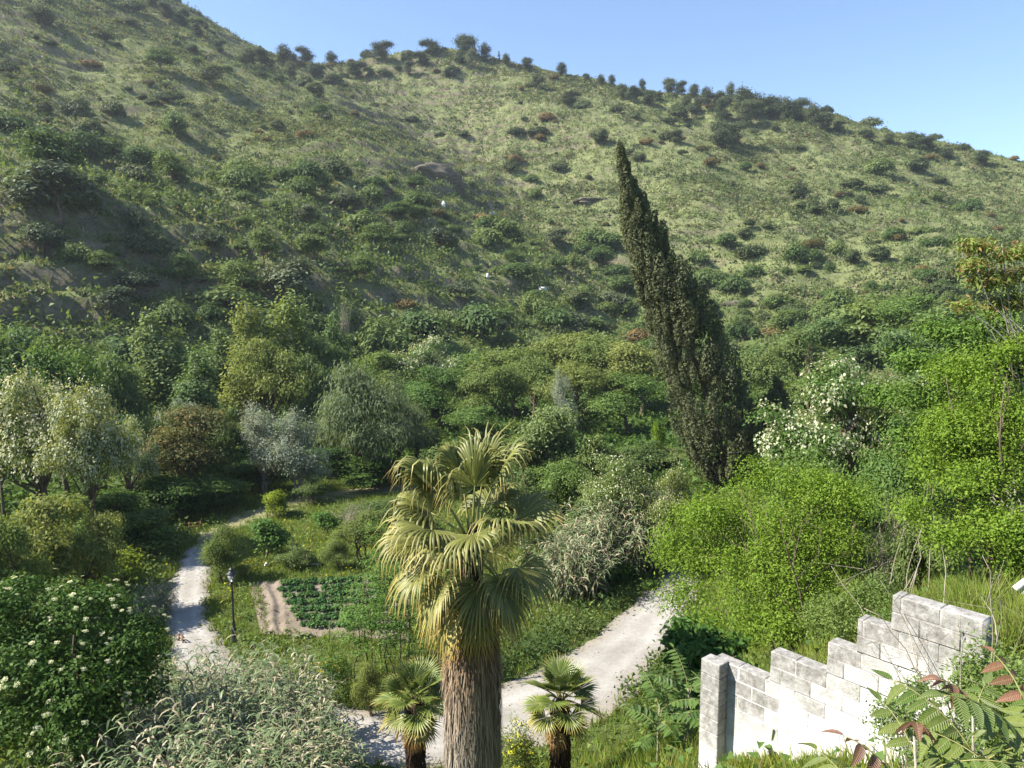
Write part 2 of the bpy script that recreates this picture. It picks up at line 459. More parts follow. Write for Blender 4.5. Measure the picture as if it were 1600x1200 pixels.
# face of the far hill
for p in [(45, 230, 38), (55, 300, 78), (20, 330, 95), (-20, 370, 122), (70, 370, 113), (90, 200, 28), (130, 230, 40), (120, 310, 78), (170, 280, 56), (220, 250, 44), (80, 150, 13), (140, 160, 24), (210, 180, 34), (300, 250, 46)]:
    cp(*p)
RIDGE = [(-100, 410, 145), (-71, 424, 152.5), (-28, 428, 156), (0, 424, 149), (35, 418, 141), (85, 404, 129), (132, 392, 119), (158, 380, 110), (190, 366, 97), (215, 352, 86), (240, 340, 77), (300, 320, 66), (380, 300, 56)]
for i, p in enumerate(RIDGE):
    cp(*p)
    cp(p[0] + 12, p[1] + 40, p[2] - 8)
    cp(p[0] + 40, p[1] + 160, p[2] - 60)
for p in [(-190, 520, 180), (-330, 560, 230), (-500, 200, 150), (-500, 500, 240), (500, 200, 40), (500, 600, 0), (0, 800, 20), (-400, 900, 100), (400, 900, 0), (600, -100, 40), (-500, -100, 40), (0, -120, 30)]:
    cp(*p)
CP = np.array(CP, float)

def tps_k(r2):
    return np.where(r2 > 0, 0.5 * r2 * np.log(r2 + 1e-12), 0.0)
_c = CP[:, :2] / 100.0
_n = len(_c)
_K = tps_k(((_c[:, None] - _c[None]) ** 2).sum(-1)) + np.eye(_n) * 2e-5
_P = np.concatenate([np.ones((_n, 1)), _c], 1)
_A = np.block([[_K, _P], [_P.T, np.zeros((3, 3))]])
_w = np.linalg.solve(_A, np.concatenate([CP[:, 2], np.zeros(3)]))

def tps(x, y):
    x, y = np.asarray(x, float) / 100, np.asarray(y, float) / 100
    z = _w[_n] + _w[_n + 1] * x + _w[_n + 2] * y
    for i in range(_n):
        z = z + _w[i] * tps_k((x - _c[i, 0]) ** 2 + (y - _c[i, 1]) ** 2)
    return z

def spaced(pieces):
    out = [np.arange(a, b, s) for a, b, s in pieces]
    return np.concatenate(out + [[pieces[-1][1]]])
GX = spaced([(-900, -330, 30), (-330, -200, 3.0), (-200, -60, 1.5), (-60, -26, 0.9), (-26, 20, 0.5), (20, 60, 0.9), (60, 220, 1.5), (220, 330, 3.0), (330, 900, 30)])
GY = spaced([(-150, -10, 7), (-10, 4, 1.0), (4, 64, 0.55), (64, 110, 0.9), (110, 450, 1.45), (450, 960, 30)])
gx, gy = np.meshgrid(GX, GY)
gz = tps(gx, gy)
hill = sstep(3, 16, gz) * sstep(85, 125, gy + np.abs(gx) * 0.25)
hillf = np.maximum(hill, sstep(60, 120, np.abs(gx)) * 0.7)
# broad gullies that run down the slopes, then lumps, then trodden terraces along the contours
base0 = gz.copy()
gz = gz + hillf * (fbm(gx / 46, gy / 60, 3, 3) * 5.0 + fbm(gx / 14, gy / 16, 9, 3) * 1.9)
sph = base0 / 4.4 + fbm(gx / 60, gy / 60, 21, 3) * 1.3
fr = sph - np.floor(sph)
amt = sstep(-0.4, 0.25, fbm(gx / 55, gy / 55, 31, 2) + 0.12)
left_steps = 0.62 + 0.9 * sstep(20, -60, gx - (gy - 200) * 0.15)
TREAD = fr.copy()
gz = gz + hill * amt * left_steps * 3.2 * (sstep(0.45, 0.98, fr) - fr)
sph = base0 / 2.5 + fbm(gx / 40, gy / 40, 41, 3) * 1.4
fr = sph - np.floor(sph)
TREAD2 = fr.copy()
gz = gz + hill * 1.7 * (sstep(0.45, 0.98, fr) - fr)
gz = gz + hill * fbm(gx / 4.0, gy / 4.0, 51, 3) * 1.15
gz = gz + (1 - hillf) * fbm(gx / 5, gy / 5, 61, 3) * 0.10
# the valley floor is level where the track and the plot lie
flat = sstep(2.2, 0.6, np.abs(base0)) * sstep(21, 24, gy) * sstep(64, 58, gy)
gz = gz * (1 - flat) + flat * (0.12 * base0 + fbm(gx / 6, gy / 6, 71, 2) * 0.05)

def ground(x, y):
    x, y = np.asarray(x, float), np.asarray(y, float)
    i = np.clip(np.searchsorted(GX, x) - 1, 0, len(GX) - 2)
    j = np.clip(np.searchsorted(GY, y) - 1, 0, len(GY) - 2)
    fx = (x - GX[i]) / (GX[i + 1] - GX[i]); fy = (y - GY[j]) / (GY[j + 1] - GY[j])
    return (gz[j, i] * (1 - fx) + gz[j, i + 1] * fx) * (1 - fy) + (gz[j + 1, i] * (1 - fx) + gz[j + 1, i + 1] * fx) * fy

def hit(px, py, start=20.0, far=520.0):
    """where the sight line of a photograph pixel meets the terrain"""
    a, b = ray(px, py)
    d = np.concatenate([np.arange(start, 120, 0.25), np.arange(120, far, 0.5)])
    below = np.nonzero(CAM_Z + b * d < ground(a * d, d))[0]
    if len(below) == 0:
        return None
    d = d[below[0]]
    return Vector((a * d, d, float(ground(a * d, d))))

nx, ny = len(GX), len(GY)
ii = (np.arange(ny - 1)[:, None] * nx + np.arange(nx - 1)[None]).reshape(-1)
tv = np.stack([gx, gy, gz], -1).reshape(-1, 3)
tq = np.stack([ii, ii + 1, ii + nx + 1, ii + nx], -1)

m, n, l = new_mat('grassy_ground')
tc = n.new('ShaderNodeTexCoord'); co = tc.outputs['Object']
geo = n.new('ShaderNodeNewGeometry')
f1 = noise_tex(n, l, 0.045, 6, 0.6, co)
f2 = noise_tex(n, l, 0.45, 6, 0.7, co)
f3 = noise_tex(n, l, 2.6, 5, 0.7, co)
c = ramp(n, l, f1, [(0.35, (0.075, 0.098, 0.038)), (0.5, (0.14, 0.165, 0.066)), (0.66, (0.205, 0.215, 0.10))])
c2 = ramp(n, l, f2, [(0.38, (0.048, 0.064, 0.028)), (0.5, (0.125, 0.142, 0.062)), (0.60, (0.235, 0.23, 0.13))])
c = mixrgb(n, l, 0.55, c, c2)
c3 = ramp(n, l, f3, [(0.35, (0.55, 0.6, 0.45)), (0.65, (1.25, 1.2, 1.1))])
c = mixrgb(n, l, 0.7, c, c3, 'MULTIPLY')
# trodden ledges carry pale short grass
ta = n.new('ShaderNodeAttribute'); ta.attribute_name = 'tread'
tmul = n.new('ShaderNodeMath'); tmul.operation = 'MULTIPLY'; l.new(ta.outputs['Fac'], tmul.inputs[0]); tmul.inputs[1].default_value = 0.75
c = mixrgb(n, l, tmul.outputs[0], c, ramp(n, l, f3, [(0.35, (0.15, 0.185, 0.066)), (0.65, (0.255, 0.28, 0.125))]))
# the well-watered valley floor is greener than the slopes
ps = n.new('ShaderNodeSeparateXYZ'); l.new(geo.outputs['Position'], ps.inputs[0])
lo = n.new('ShaderNodeMapRange'); l.new(ps.outputs[2], lo.inputs[0])
lo.inputs[1].default_value, lo.inputs[2].default_value, lo.inputs[3].default_value, lo.inputs[4].default_value = 4.0, 22.0, 0.85, 0.0
c = mixrgb(n, l, lo.outputs[0], c, ramp(n, l, f3, [(0.35, (0.055, 0.09, 0.02)), (0.65, (0.125, 0.165, 0.04))]))
# bare earth where it is steep
sx = n.new('ShaderNodeSeparateXYZ'); l.new(geo.outputs['Normal'], sx.inputs[0])
st = n.new('ShaderNodeMapRange'); l.new(sx.outputs[2], st.inputs[0])
st.inputs[1].default_value, st.inputs[2].default_value, st.inputs[3].default_value, st.inputs[4].default_value = 0.80, 0.60, 0.0, 0.8
earth = ramp(n, l, f2, [(0.35, (0.12, 0.095, 0.065)), (0.65, (0.22, 0.18, 0.13))])
c = mixrgb(n, l, st.outputs[0], c, earth)
b = n['Principled BSDF']; l.new(c, b.inputs['Base Color'])
b.inputs['Roughness'].default_value = 0.95; b.inputs['Specular IOR Level'].default_value = 0.1
bp = n.new('ShaderNodeBump'); bp.inputs['Strength'].default_value = 0.9; bp.inputs['Distance'].default_value = 0.5
l.new(noise_tex(n, l, 1.6, 7, 0.75, co), bp.inputs['Height']); l.new(bp.outputs[0], b.inputs['Normal'])
M['ground'] = m
tread = np.maximum(np.exp(-((TREAD - 0.42) / 0.2) ** 2) * amt, 0.7 * np.exp(-((TREAD2 - 0.42) / 0.2) ** 2)) * hill
put('terrain', make_mesh('terrain', tv, tq, M['ground'], True, {'tread': tread.reshape(-1)}), kind='structure', label='grassy hillside and valley ground')

# ------------------------------------------------------------------ dirt track
def catmull(p, n=10):
    p = np.array(p, float)
    p = np.concatenate([[2 * p[0] - p[1]], p, [2 * p[-1] - p[-2]]])
    out = []
    for i in range(1, len(p) - 2):
        t = np.linspace(0, 1, n, endpoint=False)[:, None]
        a, b_, c_, d = p[i - 1], p[i], p[i + 1], p[i + 2]
        out.append(0.5 * ((2 * b_) + (-a + c_) * t + (2 * a - 5 * b_ + 4 * c_ - d) * t ** 2 + (-a + 3 * b_ - 3 * c_ + d) * t ** 3))
    return np.concatenate(out + [p[-2][None]])

def ribbon(name, pts, cols, lift, rngseed, fray=0.25):
    """pts rows: x, y, half width"""
    p = catmull(pts, 14)
    d = unit(np.gradient(p[:, :2], axis=0))
    s = np.stack([d[:, 1], -d[:, 0]], 1)
    u = np.linspace(-1, 1, cols)
    w = p[:, 2:3] * (1 + 0 * u[None])
    along = np.arange(len(p))[:, None] * 0.35
    w = w + fray * fbm(along + 3.1 * np.sign(u)[None], along * 0 + rngseed + np.sign(u)[None] * 7.7, rngseed, 3) * 2
    xy = p[:, None, :2] + s[:, None] * (w * u[None])[..., None]
    z = ground(xy[..., 0], xy[..., 1]) + lift - 0.05 * np.abs(u[None]) ** 6
    ribbon.u = np.broadcast_to(u[None], w.shape).reshape(-1)
    v = np.concatenate([xy, z[..., None]], -1).reshape(-1, 3)
    k = (np.arange(len(p) - 1)[:, None] * cols + np.arange(cols - 1)[None]).reshape(-1)
    return v, np.stack([k, k + cols, k + cols + 1, k + 1], -1)

m, n, l = new_mat('dusty_track')
tc = n.new('ShaderNodeTexCoord'); co = tc.outputs['Object']
c = ramp(n, l, noise_tex(n, l, 0.35, 6, 0.6, co), [(0.3, (0.24, 0.225, 0.20)), (0.55, (0.33, 0.315, 0.29)), (0.75, (0.39, 0.375, 0.35))])
c = mixrgb(n, l, 0.55, c, ramp(n, l, noise_tex(n, l, 5.0, 7, 0.75, co), [(0.35, (0.74, 0.72, 0.68)), (0.65, (1.12, 1.12, 1.12))]), 'MULTIPLY')
ua = n.new('ShaderNodeAttribute'); ua.attribute_name = 'across'
ab = n.new('ShaderNodeMath'); ab.operation = 'ABSOLUTE'; l.new(ua.outputs['Fac'], ab.inputs[0])
ns = n.new('ShaderNodeMath'); ns.operation = 'MULTIPLY_ADD'; l.new(noise_tex(n, l, 1.4, 6, 0.7, co), ns.inputs[0]); ns.inputs[1].default_value = 0.9; l.new(ab.outputs[0], ns.inputs[2])
em = n.new('ShaderNodeMapRange'); l.new(ns.outputs[0], em.inputs[0])
em.inputs[1].default_value, em.inputs[2].default_value = 1.05, 1.55
c = mixrgb(n, l, em.outputs[0], c, ramp(n, l, noise_tex(n, l, 4, 6, 0.7, co), [(0.35, (0.15, 0.125, 0.085)), (0.65, (0.30, 0.26, 0.20))]))
# two fainter wheel lines, packed smoother and paler than the loose middle
rt = n.new('ShaderNodeMath'); rt.operation = 'MULTIPLY_ADD'; l.new(noise_tex(n, l, 0.5, 3, 0.5, co), rt.inputs[0]); rt.inputs[1].default_value = 0.25; l.new(ab.outputs[0], rt.inputs[2])
c = mixrgb(n, l, 0.5, c, ramp(n, l, rt.outputs[0], [(0.25, (0.78, 0.77, 0.74)), (0.5, (1.12, 1.12, 1.12)), (0.72, (0.84, 0.82, 0.79))]), 'MULTIPLY')
b = n['Principled BSDF']; l.new(c, b.inputs['Base Color']); b.inputs['Roughness'].default_value = 0.95
b.inputs['Specular IOR Level'].default_value = 0.1
bp = n.new('ShaderNodeBump'); bp.inputs['Strength'].default_value = 0.5; bp.inputs['Distance'].default_value = 0.04
l.new(noise_tex(n, l, 9, 7, 0.75, co), bp.inputs['Height']); l.new(bp.outputs[0], b.inputs['Normal'])
M['track'] = m
TRACK = [(10.3, 41.5, 0.8), (9.3, 39.4, 1.15), (8.0, 36.5, 1.35), (5.3, 31.4, 1.7), (1.8, 27, 2.1), (-3, 24.2, 1.9), (-8, 25.2, 1.5), (-12.4, 28.8, 1.1), (-15.2, 33.0, 1.0),
         (-17.1, 37.2, 1.1), (-18.7, 41.5, 0.85), (-19.5, 44.5, 0.6)]
tvv, tqq = ribbon('track', TRACK, 13, 0.045, 5)
put('dirt_track', make_mesh('dirt_track', tvv, tqq, M['track'], True, {'across': ribbon.u}), kind='structure', label='pale dusty winding track')
GTRACK = [(-19.4, 43.6, 0.7), (-19.8, 46.5, 0.9), (-19.6, 49, 1.1), (-18.3, 52.5, 1.5), (-16, 56, 1.7), (-12, 58.5, 1.6), (-7, 60, 1.3)]
gv_, gq_ = ribbon('grassy_track', GTRACK, 9, 0.03, 9, 0.4)
M['trodden'] = plain_mat('trodden_grass', (0.14, 0.145, 0.055), (0.27, 0.245, 0.14), 0.9, 0.95, 0.6, 5)
put('grassy_track', make_mesh('grassy_track', gv_, gq_, M['trodden'], True), kind='structure', label='trodden olive track beyond the pale one')
TRK = np.concatenate([catmull(TRACK, 6), catmull(GTRACK, 6) * np.array([1, 1, 0.55])])
def track_dist(x, y):
    d = np.full(np.shape(x), 1e9)
    for p in TRK:
        d = np.minimum(d, np.hypot(x - p[0], y - p[1]) - p[2])
    return d

# ------------------------------------------------------------------ tree prototypes (real size, origin at the foot)
def lobes_round(rng, h, r, n, z0=0.35, spread=0.6, sz=0.8):
    """uneven crown: n lobes around an axis between z0*h and h"""
    out = []
    for k in range(n):
        t = (k + rng.random()) / n
        a = rng.random() * 6.283
        zc = h * (z0 + (1 - z0) * (0.25 + 0.62 * t))
        rr = r * (0.42 + 0.3 * rng.random()) * (1 - 0.35 * t * t)
        d = r * spread * (1 - 0.55 * t) * (0.6 + 0.5 * rng.random())
        out.append((math.cos(a) * d, math.sin(a) * d, min(zc, h - rr * sz * 0.9), rr, rr, rr * sz))
    return out

def tree_proto(name, seed, h, lobes, leaf, bark, nclump, nleaf, csize, lsize, ratio=0.5, trunk_r=0.18, nlimb=22, flat=0.6, gap=0.0, low=-0.35,
               inner=0.55, upw=0.5, outw=0.6, rnd=0.7, droop=0.15, blossom=None, stems=1, stem_spread=0.0, stretch=None, axis_out=0.0, rag=None):
    rng = np.random.default_rng(seed)
    lobes = ragged(rng, lobes, **(rag or {}))
    cl, out = clump_points(rng, lobes, nclump, inner, low, gap)
    v, q = foliage(rng, cl, out, nleaf, csize, lsize, ratio, flat, upw, outw, rnd, droop, axis_out, stretch)
    parts = [('crown', make_mesh(name + '_crown', v, q, M[leaf]))]
    tb = MB()
    lob = np.array(lobes)
    top = np.array([lob[:, 0].mean(), lob[:, 1].mean(), lob[:, 2].max()])
    for s in range(stems):
        a = rng.random() * 6.283
        foot = np.array([math.cos(a), math.sin(a), 0]) * stem_spread * rng.random()
        tip = top + np.array([math.cos(a), math.sin(a), 0]) * (stem_spread * 2.2 + 0.3 * (stems > 1)) * rng.random() - np.array([0, 0, rng.random() * 0.2 * h * (stems > 1)])
        path = limb_path(rng, foot - np.array([0, 0, 0.4]), tip, 8, 0.0, 0.018)
        tr = trunk_r * (0.7 + 0.4 * rng.random() if stems > 1 else 1)
        rad = tr * np.linspace(1.15, 0.18, 8)
        tb.tube(path, rad, 7)
        ends = cl[rng.choice(len(cl), min(len(cl), max(1, nlimb // stems)), replace=False)]
        for e in ends:
            t = np.clip((e[2] - 0.25 * h) / h * rng.uniform(0.55, 0.95) + 0.12, 0.15, 0.9)
            k = t * 7
            i = int(k)
            a0 = path[i] + (path[min(i + 1, 7)] - path[i]) * (k - i)
            r0 = np.interp(k, np.arange(8), rad) * 0.55
            tb.tube(limb_path(rng, a0, e, 5, 0.06, 0.05), r0 * np.linspace(1, 0.2, 5), 5, cap=False)
    parts.append(('trunk', tb.mesh(name + '_trunk', M[bark], True)))
    if blossom:
        nb, bl, bsz, bs = blossom
        pick = rng.choice(len(cl), min(nb, len(cl)), replace=False)
        pick = pick[cl[pick][:, 2] > 0.42 * h]
        bc = cl[pick] + out[pick] * csize * 0.9
        v, q = foliage(rng, bc, out[pick], bl, bs, bsz, 0.75, 1.3, 0.35, 0.8, 0.6, 0.3)
        parts.append(('blossom', make_mesh(name + '_blossom', v, q, M['blossom'])))
    return dict(parts=parts, h=h, r=float(max(np.hypot(v[:, 0], v[:, 1]).max() for v in [cl])))

PROTO = {}
def R(s): return np.random.default_rng(s)
PROTO['robinia_a'] = tree_proto('robinia_a', 1, 10, lobes_round(R(1), 10, 4.2, 9, 0.3, 0.75, 0.85), 'robinia', 'bark', 360, 46, 0.42, 0.27, 0.5, 0.2, 26, 0.65, 0.5, rnd=0.8, upw=0.5)
PROTO['robinia_b'] = tree_proto('robinia_b', 2, 9, lobes_round(R(22), 9, 4.0, 8, 0.3, 0.8, 0.85), 'robinia', 'bark', 340, 46, 0.42, 0.27, 0.5, 0.2, 26, 0.65, 0.5, rnd=0.8, upw=0.5)
PROTO['robinia_c'] = tree_proto('robinia_c', 3, 9.5, lobes_round(R(33), 9.5, 4.0, 8, 0.3, 0.7, 0.85), 'robinia_green', 'bark', 340, 46, 0.42, 0.27, 0.5, 0.2, 26, 0.65, 0.5, rnd=0.8, upw=0.5)
PROTO['flowering'] = tree_proto('flowering', 4, 11, lobes_round(R(4), 11, 4.2, 10, 0.32, 0.75, 0.7), 'robinia', 'bark', 420, 34, 0.42, 0.22, 0.5, 0.22, 40, 0.5, 0.45, blossom=(320, 22, 0.18, 0.28))
PROTO['flowering_b'] = tree_proto('flowering_b', 5, 9, lobes_round(R(55), 9, 3.8, 9, 0.3, 0.75, 0.7), 'robinia_green', 'bark', 400, 36, 0.38, 0.19, 0.5, 0.18, 36, 0.5, 0.45, blossom=(270, 19, 0.15, 0.25))
PROTO['flowering_c'] = tree_proto('flowering_c', 51, 8, lobes_round(R(56), 8, 3.8, 10, 0.15, 0.75, 0.7), 'robinia', 'bark', 440, 40, 0.36, 0.18, 0.5, 0.15, 30, 0.5, 0.4, blossom=(200, 12, 0.13, 0.24))
PROTO['young_robinia'] = tree_proto('young_robinia', 6, 5.5, lobes_round(R(6), 5.5, 3.0, 8, 0.2, 0.8, 0.7), 'robinia', 'bark', 330, 40, 0.3, 0.17, 0.5, 0.12, 40, 0.5, 0.6, stems=3, stem_spread=0.6)
def lobes_poplar(rng, h, r, n):
    out = []
    for k in range(n):
        t = (k + 0.5) / n
        a = rng.random() * 6.283
        rr = r * (0.38 + 0.22 * rng.random()) * (1.15 - 0.75 * t)
        d = r * 0.55 * (1 - 0.8 * t) * rng.random()
        out.append((math.cos(a) * d, math.sin(a) * d, h * (0.2 + 0.74 * t), rr, rr, rr * 1.7))
    return out
PROTO['poplar_a'] = tree_proto('poplar_a', 7, 14, lobes_poplar(R(7), 14, 2.9, 11), 'poplar', 'bark_pale', 330, 46, 0.42, 0.27, 0.7, 0.2, 30, 1.0, 0.45, rnd=0.9)
PROTO['poplar_b'] = tree_proto('poplar_b', 8, 14, lobes_poplar(R(81), 14, 3.2, 12), 'poplar_yellow', 'bark_pale', 350, 46, 0.42, 0.27, 0.7, 0.2, 30, 1.0, 0.45, rnd=0.9)
PROTO['willow'] = tree_proto('willow', 9, 11, lobes_round(R(9), 11, 4.6, 13, 0.1, 0.75, 0.85), 'willow', 'bark', 520, 50, 0.42, 0.34, 0.24, 0.28, 30, 0.9, 0.3, droop=0.5, stretch=(0, 0, -0.8))
PROTO['silver'] = tree_proto('silver', 10, 8, lobes_round(R(10), 8, 3.0, 12, 0.02, 0.7, 0.9), 'silver', 'bark_pale', 330, 46, 0.32, 0.24, 0.35, 0.14, 40, 1.0, 0.5, stems=3, stem_spread=0.5, droop=0.0, axis_out=1.0)
PROTO['rust'] = tree_proto('rust', 11, 8, lobes_round(R(11), 8, 3.8, 10, 0.2, 0.75, 0.7), 'rust', 'bark', 360, 38, 0.4, 0.22, 0.5, 0.2, 60, 0.5, 0.5)
PROTO['dark'] = tree_proto('dark', 12, 6, lobes_round(R(12), 6, 3.0, 8, 0.05, 0.7, 0.8), 'dark', 'bark', 360, 40, 0.34, 0.26, 0.55, 0.14, 12, 0.6, 0.4)
PROTO['mid_a'] = tree_proto('mid_a', 13, 6, lobes_round(R(13), 6, 2.8, 8, 0.08, 0.7, 0.8), 'mid', 'bark', 330, 42, 0.34, 0.24, 0.5, 0.14, 14, 0.6, 0.4)
PROTO['mid_b'] = tree_proto('mid_b', 14, 7, lobes_round(R(14), 7, 2.6, 8, 0.12, 0.7, 0.9), 'poplar', 'bark', 330, 42, 0.34, 0.24, 0.5, 0.14, 14, 0.7, 0.45)
PROTO['lime_bush'] = tree_proto('lime_bush', 15, 2.6, lobes_round(R(15), 2.6, 1.15, 8, 0.05, 0.5, 0.9), 'lime', 'bark', 260, 34, 0.16, 0.13, 0.55, 0.06, 12, 0.8, 0.0)
PROTO['tamarisk'] = tree_proto('tamarisk', 16, 4.2, lobes_round(R(16), 4.2, 1.9, 10, 0.05, 0.65, 0.9), 'robinia', 'bark', 420, 40, 0.24, 0.15, 0.35, 0.08, 30, 0.8, 0.5, stems=4, stem_spread=0.5, axis_out=0.8)
PROTO['orchard'] = tree_proto('orchard', 17, 3.2, lobes_round(R(17), 3.2, 1.4, 7, 0.35, 0.6, 0.9), 'fig', 'bark', 170, 30, 0.2, 0.2, 0.6, 0.08, 16, 0.8, 0.5)
PROTO['deadwood'] = tree_proto('deadwood', 18, 4.5, lobes_round(R(18), 4.5, 2.2, 8, 0.2, 0.7, 0.8), 'mid', 'dry_stem', 120, 12, 0.25, 0.12, 0.4, 0.06, 110, 0.6, 0.0, stems=6, stem_spread=0.8)
# hillside plants
PROTO['olive'] = tree_proto('olive', 20, 5, lobes_round(R(20), 5, 2.2, 7, 0.25, 0.7, 0.8), 'olive', 'bark', 140, 26, 0.4, 0.34, 0.5, 0.14, 10, 0.7, 0.5)
PROTO['hill_tree'] = tree_proto('hill_tree', 21, 6, lobes_round(R(21), 6, 2.8, 8, 0.2, 0.75, 0.75), 'hillbush', 'bark', 190, 30, 0.42, 0.34, 0.55, 0.14, 12, 0.6, 0.5)
PROTO['pine_round'] = tree_proto('pine_round', 22, 7, lobes_round(R(23), 7, 3.0, 9, 0.12, 0.6, 0.8), 'pine', 'bark', 180, 34, 0.45, 0.36, 0.35, 0.2, 14, 0.6, 0.0)
PROTO['pine_tall'] = tree_proto('pine_tall', 23, 8, lobes_round(R(24), 8, 2.2, 9, 0.05, 0.5, 1.2), 'pine', 'bark', 150, 34, 0.42, 0.36, 0.35, 0.2, 12, 0.9, 0.0)

def shrub_mesh(name, seed, r, h, leaf, nclump, nleaf, ls, cs=0.28):
    rng = R(seed)
    lob = [(0, 0, h * 0.42, r * 0.75, r * 0.75, h * 0.58)]
    for k in range(5):
        a = rng.random() * 6.283; d = r * (0.35 + 0.4 * rng.random()); rr = r * (0.35 + 0.25 * rng.random())
        lob.append((math.cos(a) * d, math.sin(a) * d, h * (0.25 + 0.3 * rng.random()), rr, rr, h * 0.38))
    cl, out = clump_points(rng, lob, nclump, 0.6, -0.1)
    v, q = foliage(rng, cl, out, nleaf, cs * r * 0.55, ls, 0.6, 0.7)
    return make_mesh(name, v, q, M[leaf])
SHRUB = {
    'dark': [shrub_mesh('dark_shrub_%d' % k, 100 + k, 1.6, 2.3, 'hillgreen', 130, 24, 0.28) for k in range(3)],
    'green': [shrub_mesh('green_shrub_%d' % k, 110 + k, 1.7, 2.7, 'hillbush', 140, 24, 0.28) for k in range(3)],
    'broom': [shrub_mesh('broom_shrub_%d' % k, 120 + k, 1.6, 1.8, 'broom', 120, 22, 0.27) for k in range(2)],
}

rnd = random.Random(7)
def place(kind, loc, name, label, cat='tree', group=None, s=1.0, sz=None, rotz=None):
    p = PROTO[kind]
    t = thing(name, loc, label, cat, group, rnd.uniform(0, 6.28) if rotz is None else rotz, (s, s, sz or s))
    for pn, me in p['parts']:
        put(pn, me, t)
    return t

def tree_at(kind, px, py_top, depth, width_px, name, label, cat='tree', group=None, zbase=None, rotz=None):
    """px: column of the crown's middle, py_top: row of its top, width_px: crown width in the photograph"""
    a, b = ray(px, py_top)
    x = a * depth
    zb = float(ground(x, depth)) if zbase is None else zbase
    h = (CAM_Z + b * depth - zb) * (1.1 if depth > 55 else 1.0)
    w = (1.12 if depth > 55 else 1.0) * width_px / FPX * depth * math.sqrt(1 + a * a) * 0.5
    p = PROTO[kind]
    return place(kind, (x, depth, zb - 0.1), name, label, cat, group, 1.12 * w / (p['r'] + 0.3), h / p['h'], rotz)

# ------------------------------------------------------------------ trees of the valley floor, far ones first
T = tree_at
G = 'robinia trees massed across the valley'
T('robinia_c', 600, 556, 100, 110, 'robinia_tree', 'green robinia between the grey-green willow and the cream-flowered robinia', group=G)
T('flowering_b', 662, 535, 104, 130, 'flowering_robinia', 'cream-flowered robinia at the edge of the robinia mass beside the willow', group=G)
T('robinia_c', 735, 556, 102, 110, 'robinia_tree', 'shaded robinia next to the cream-flowered one in the robinia mass', group=G)
T('robinia_a', 800, 545, 98, 150, 'robinia_tree', 'yellow-green robinia in the middle of the mass, left of the silver poplar sapling', group=G)
T('robinia_b', 872, 530, 104, 150, 'robinia_tree', 'broad yellow-green robinia behind the silvery poplar sapling', group=G)
T('robinia_a', 942, 526, 100, 150, 'robinia_tree', 'tall yellow-green robinia between silver sapling and leaning cypress', group=G)
T('robinia_b', 1005, 545, 95, 130, 'robinia_tree', 'yellow-green robinia touching the leaning cypress', group=G)
T('robinia_a', 905, 565, 84, 130, 'robinia_tree', 'lower robinia in front of the yellow-green mass', group=G)
T('robinia_c', 985, 590, 82, 120, 'robinia_tree', 'shaded lower robinia at the foot of the leaning cypress', group=G)
T('robinia_b', 770, 580, 86, 120, 'robinia_tree', 'shaded robinia with bare stems under the yellow-green mass', group=G)
T('robinia_c', 690, 580, 88, 120, 'robinia_tree', 'dark robinia in front of the cream-flowered one', group=G)
T('silver', 880, 588, 76, 46, 'silver_poplar', 'small silvery poplar sapling standing against the shaded robinias')
T('poplar_a', 235, 498, 72, 105, 'poplar_tree', 'grey-green poplar with two leaning tops against the shaded slope')
T('poplar_a', 275, 520, 74, 70, 'poplar_tree', 'slim poplar leaning out of the grey-green poplar clump')
T('poplar_a', 305, 555, 68, 90, 'poplar_tree', 'lower rounded poplar beside the two-topped grey-green poplar')
T('poplar_b', 385, 484, 80, 90, 'poplar_tree', 'tall poplar on the outer side of the yellow-green poplar pair')
T('poplar_b', 450, 474, 82, 110, 'poplar_tree', 'tallest yellow-green poplar beside the dead grey branches')
T('robinia_b', 415, 545, 74, 110, 'robinia_tree', 'brown-green tree in front of the yellow-green poplars')
T('poplar_a', 525, 495, 90, 60, 'poplar_tree', 'thin poplar below the dead grey branches')
T('mid_b', 480, 560, 78, 70, 'leafy_tree', 'green tree between the yellow-green poplars and the willow')
T('willow', 560, 574, 62, 190, 'willow_tree', 'big grey-green willow with feathery drooping foliage')
T('silver', 410, 640, 58, 90, 'silver_poplar', 'silvery white poplar beside the rust-brown tree')
T('silver', 462, 648, 57, 90, 'silver_poplar', 'silvery white poplar touching the big willow')
T('silver', 285, 630, 64, 80, 'silver_poplar', 'pale blue-grey poplar just behind the rust-brown tree')
T('rust', 300, 632, 55, 155, 'rusty_tree', 'rust-brown tree with thin twiggy crown')
T('flowering', 60, 572, 44, 175, 'flowering_robinia', 'big cream-flowered robinia with dark forked trunk by the track bend')
T('flowering', 135, 590, 43, 150, 'flowering_robinia', 'cream-flowered robinia with leaning bare trunk next to the biggest one', rotz=2.0)
T('flowering_b', 195, 650, 50, 80, 'flowering_robinia', 'small cream-flowered robinia between the big one and the poplars')
T('mid_b', -10, 570, 50, 90, 'leafy_tree', 'green tree behind the big cream-flowered robinia')
T('robinia_c', 95, 560, 56, 130, 'robinia_tree', 'green robinia rising behind the big cream-flowered one')
T('young_robinia', 50, 770, 33, 175, 'young_robinia', 'bronze-green young robinia above the elder bush')
T('young_robinia', 140, 800, 34, 120, 'young_robinia', 'bronze-green young robinia beside the dark hedge trees')
T('young_robinia', 5, 800, 30, 120, 'young_robinia', 'low bronze-green robinia behind the elder bush')
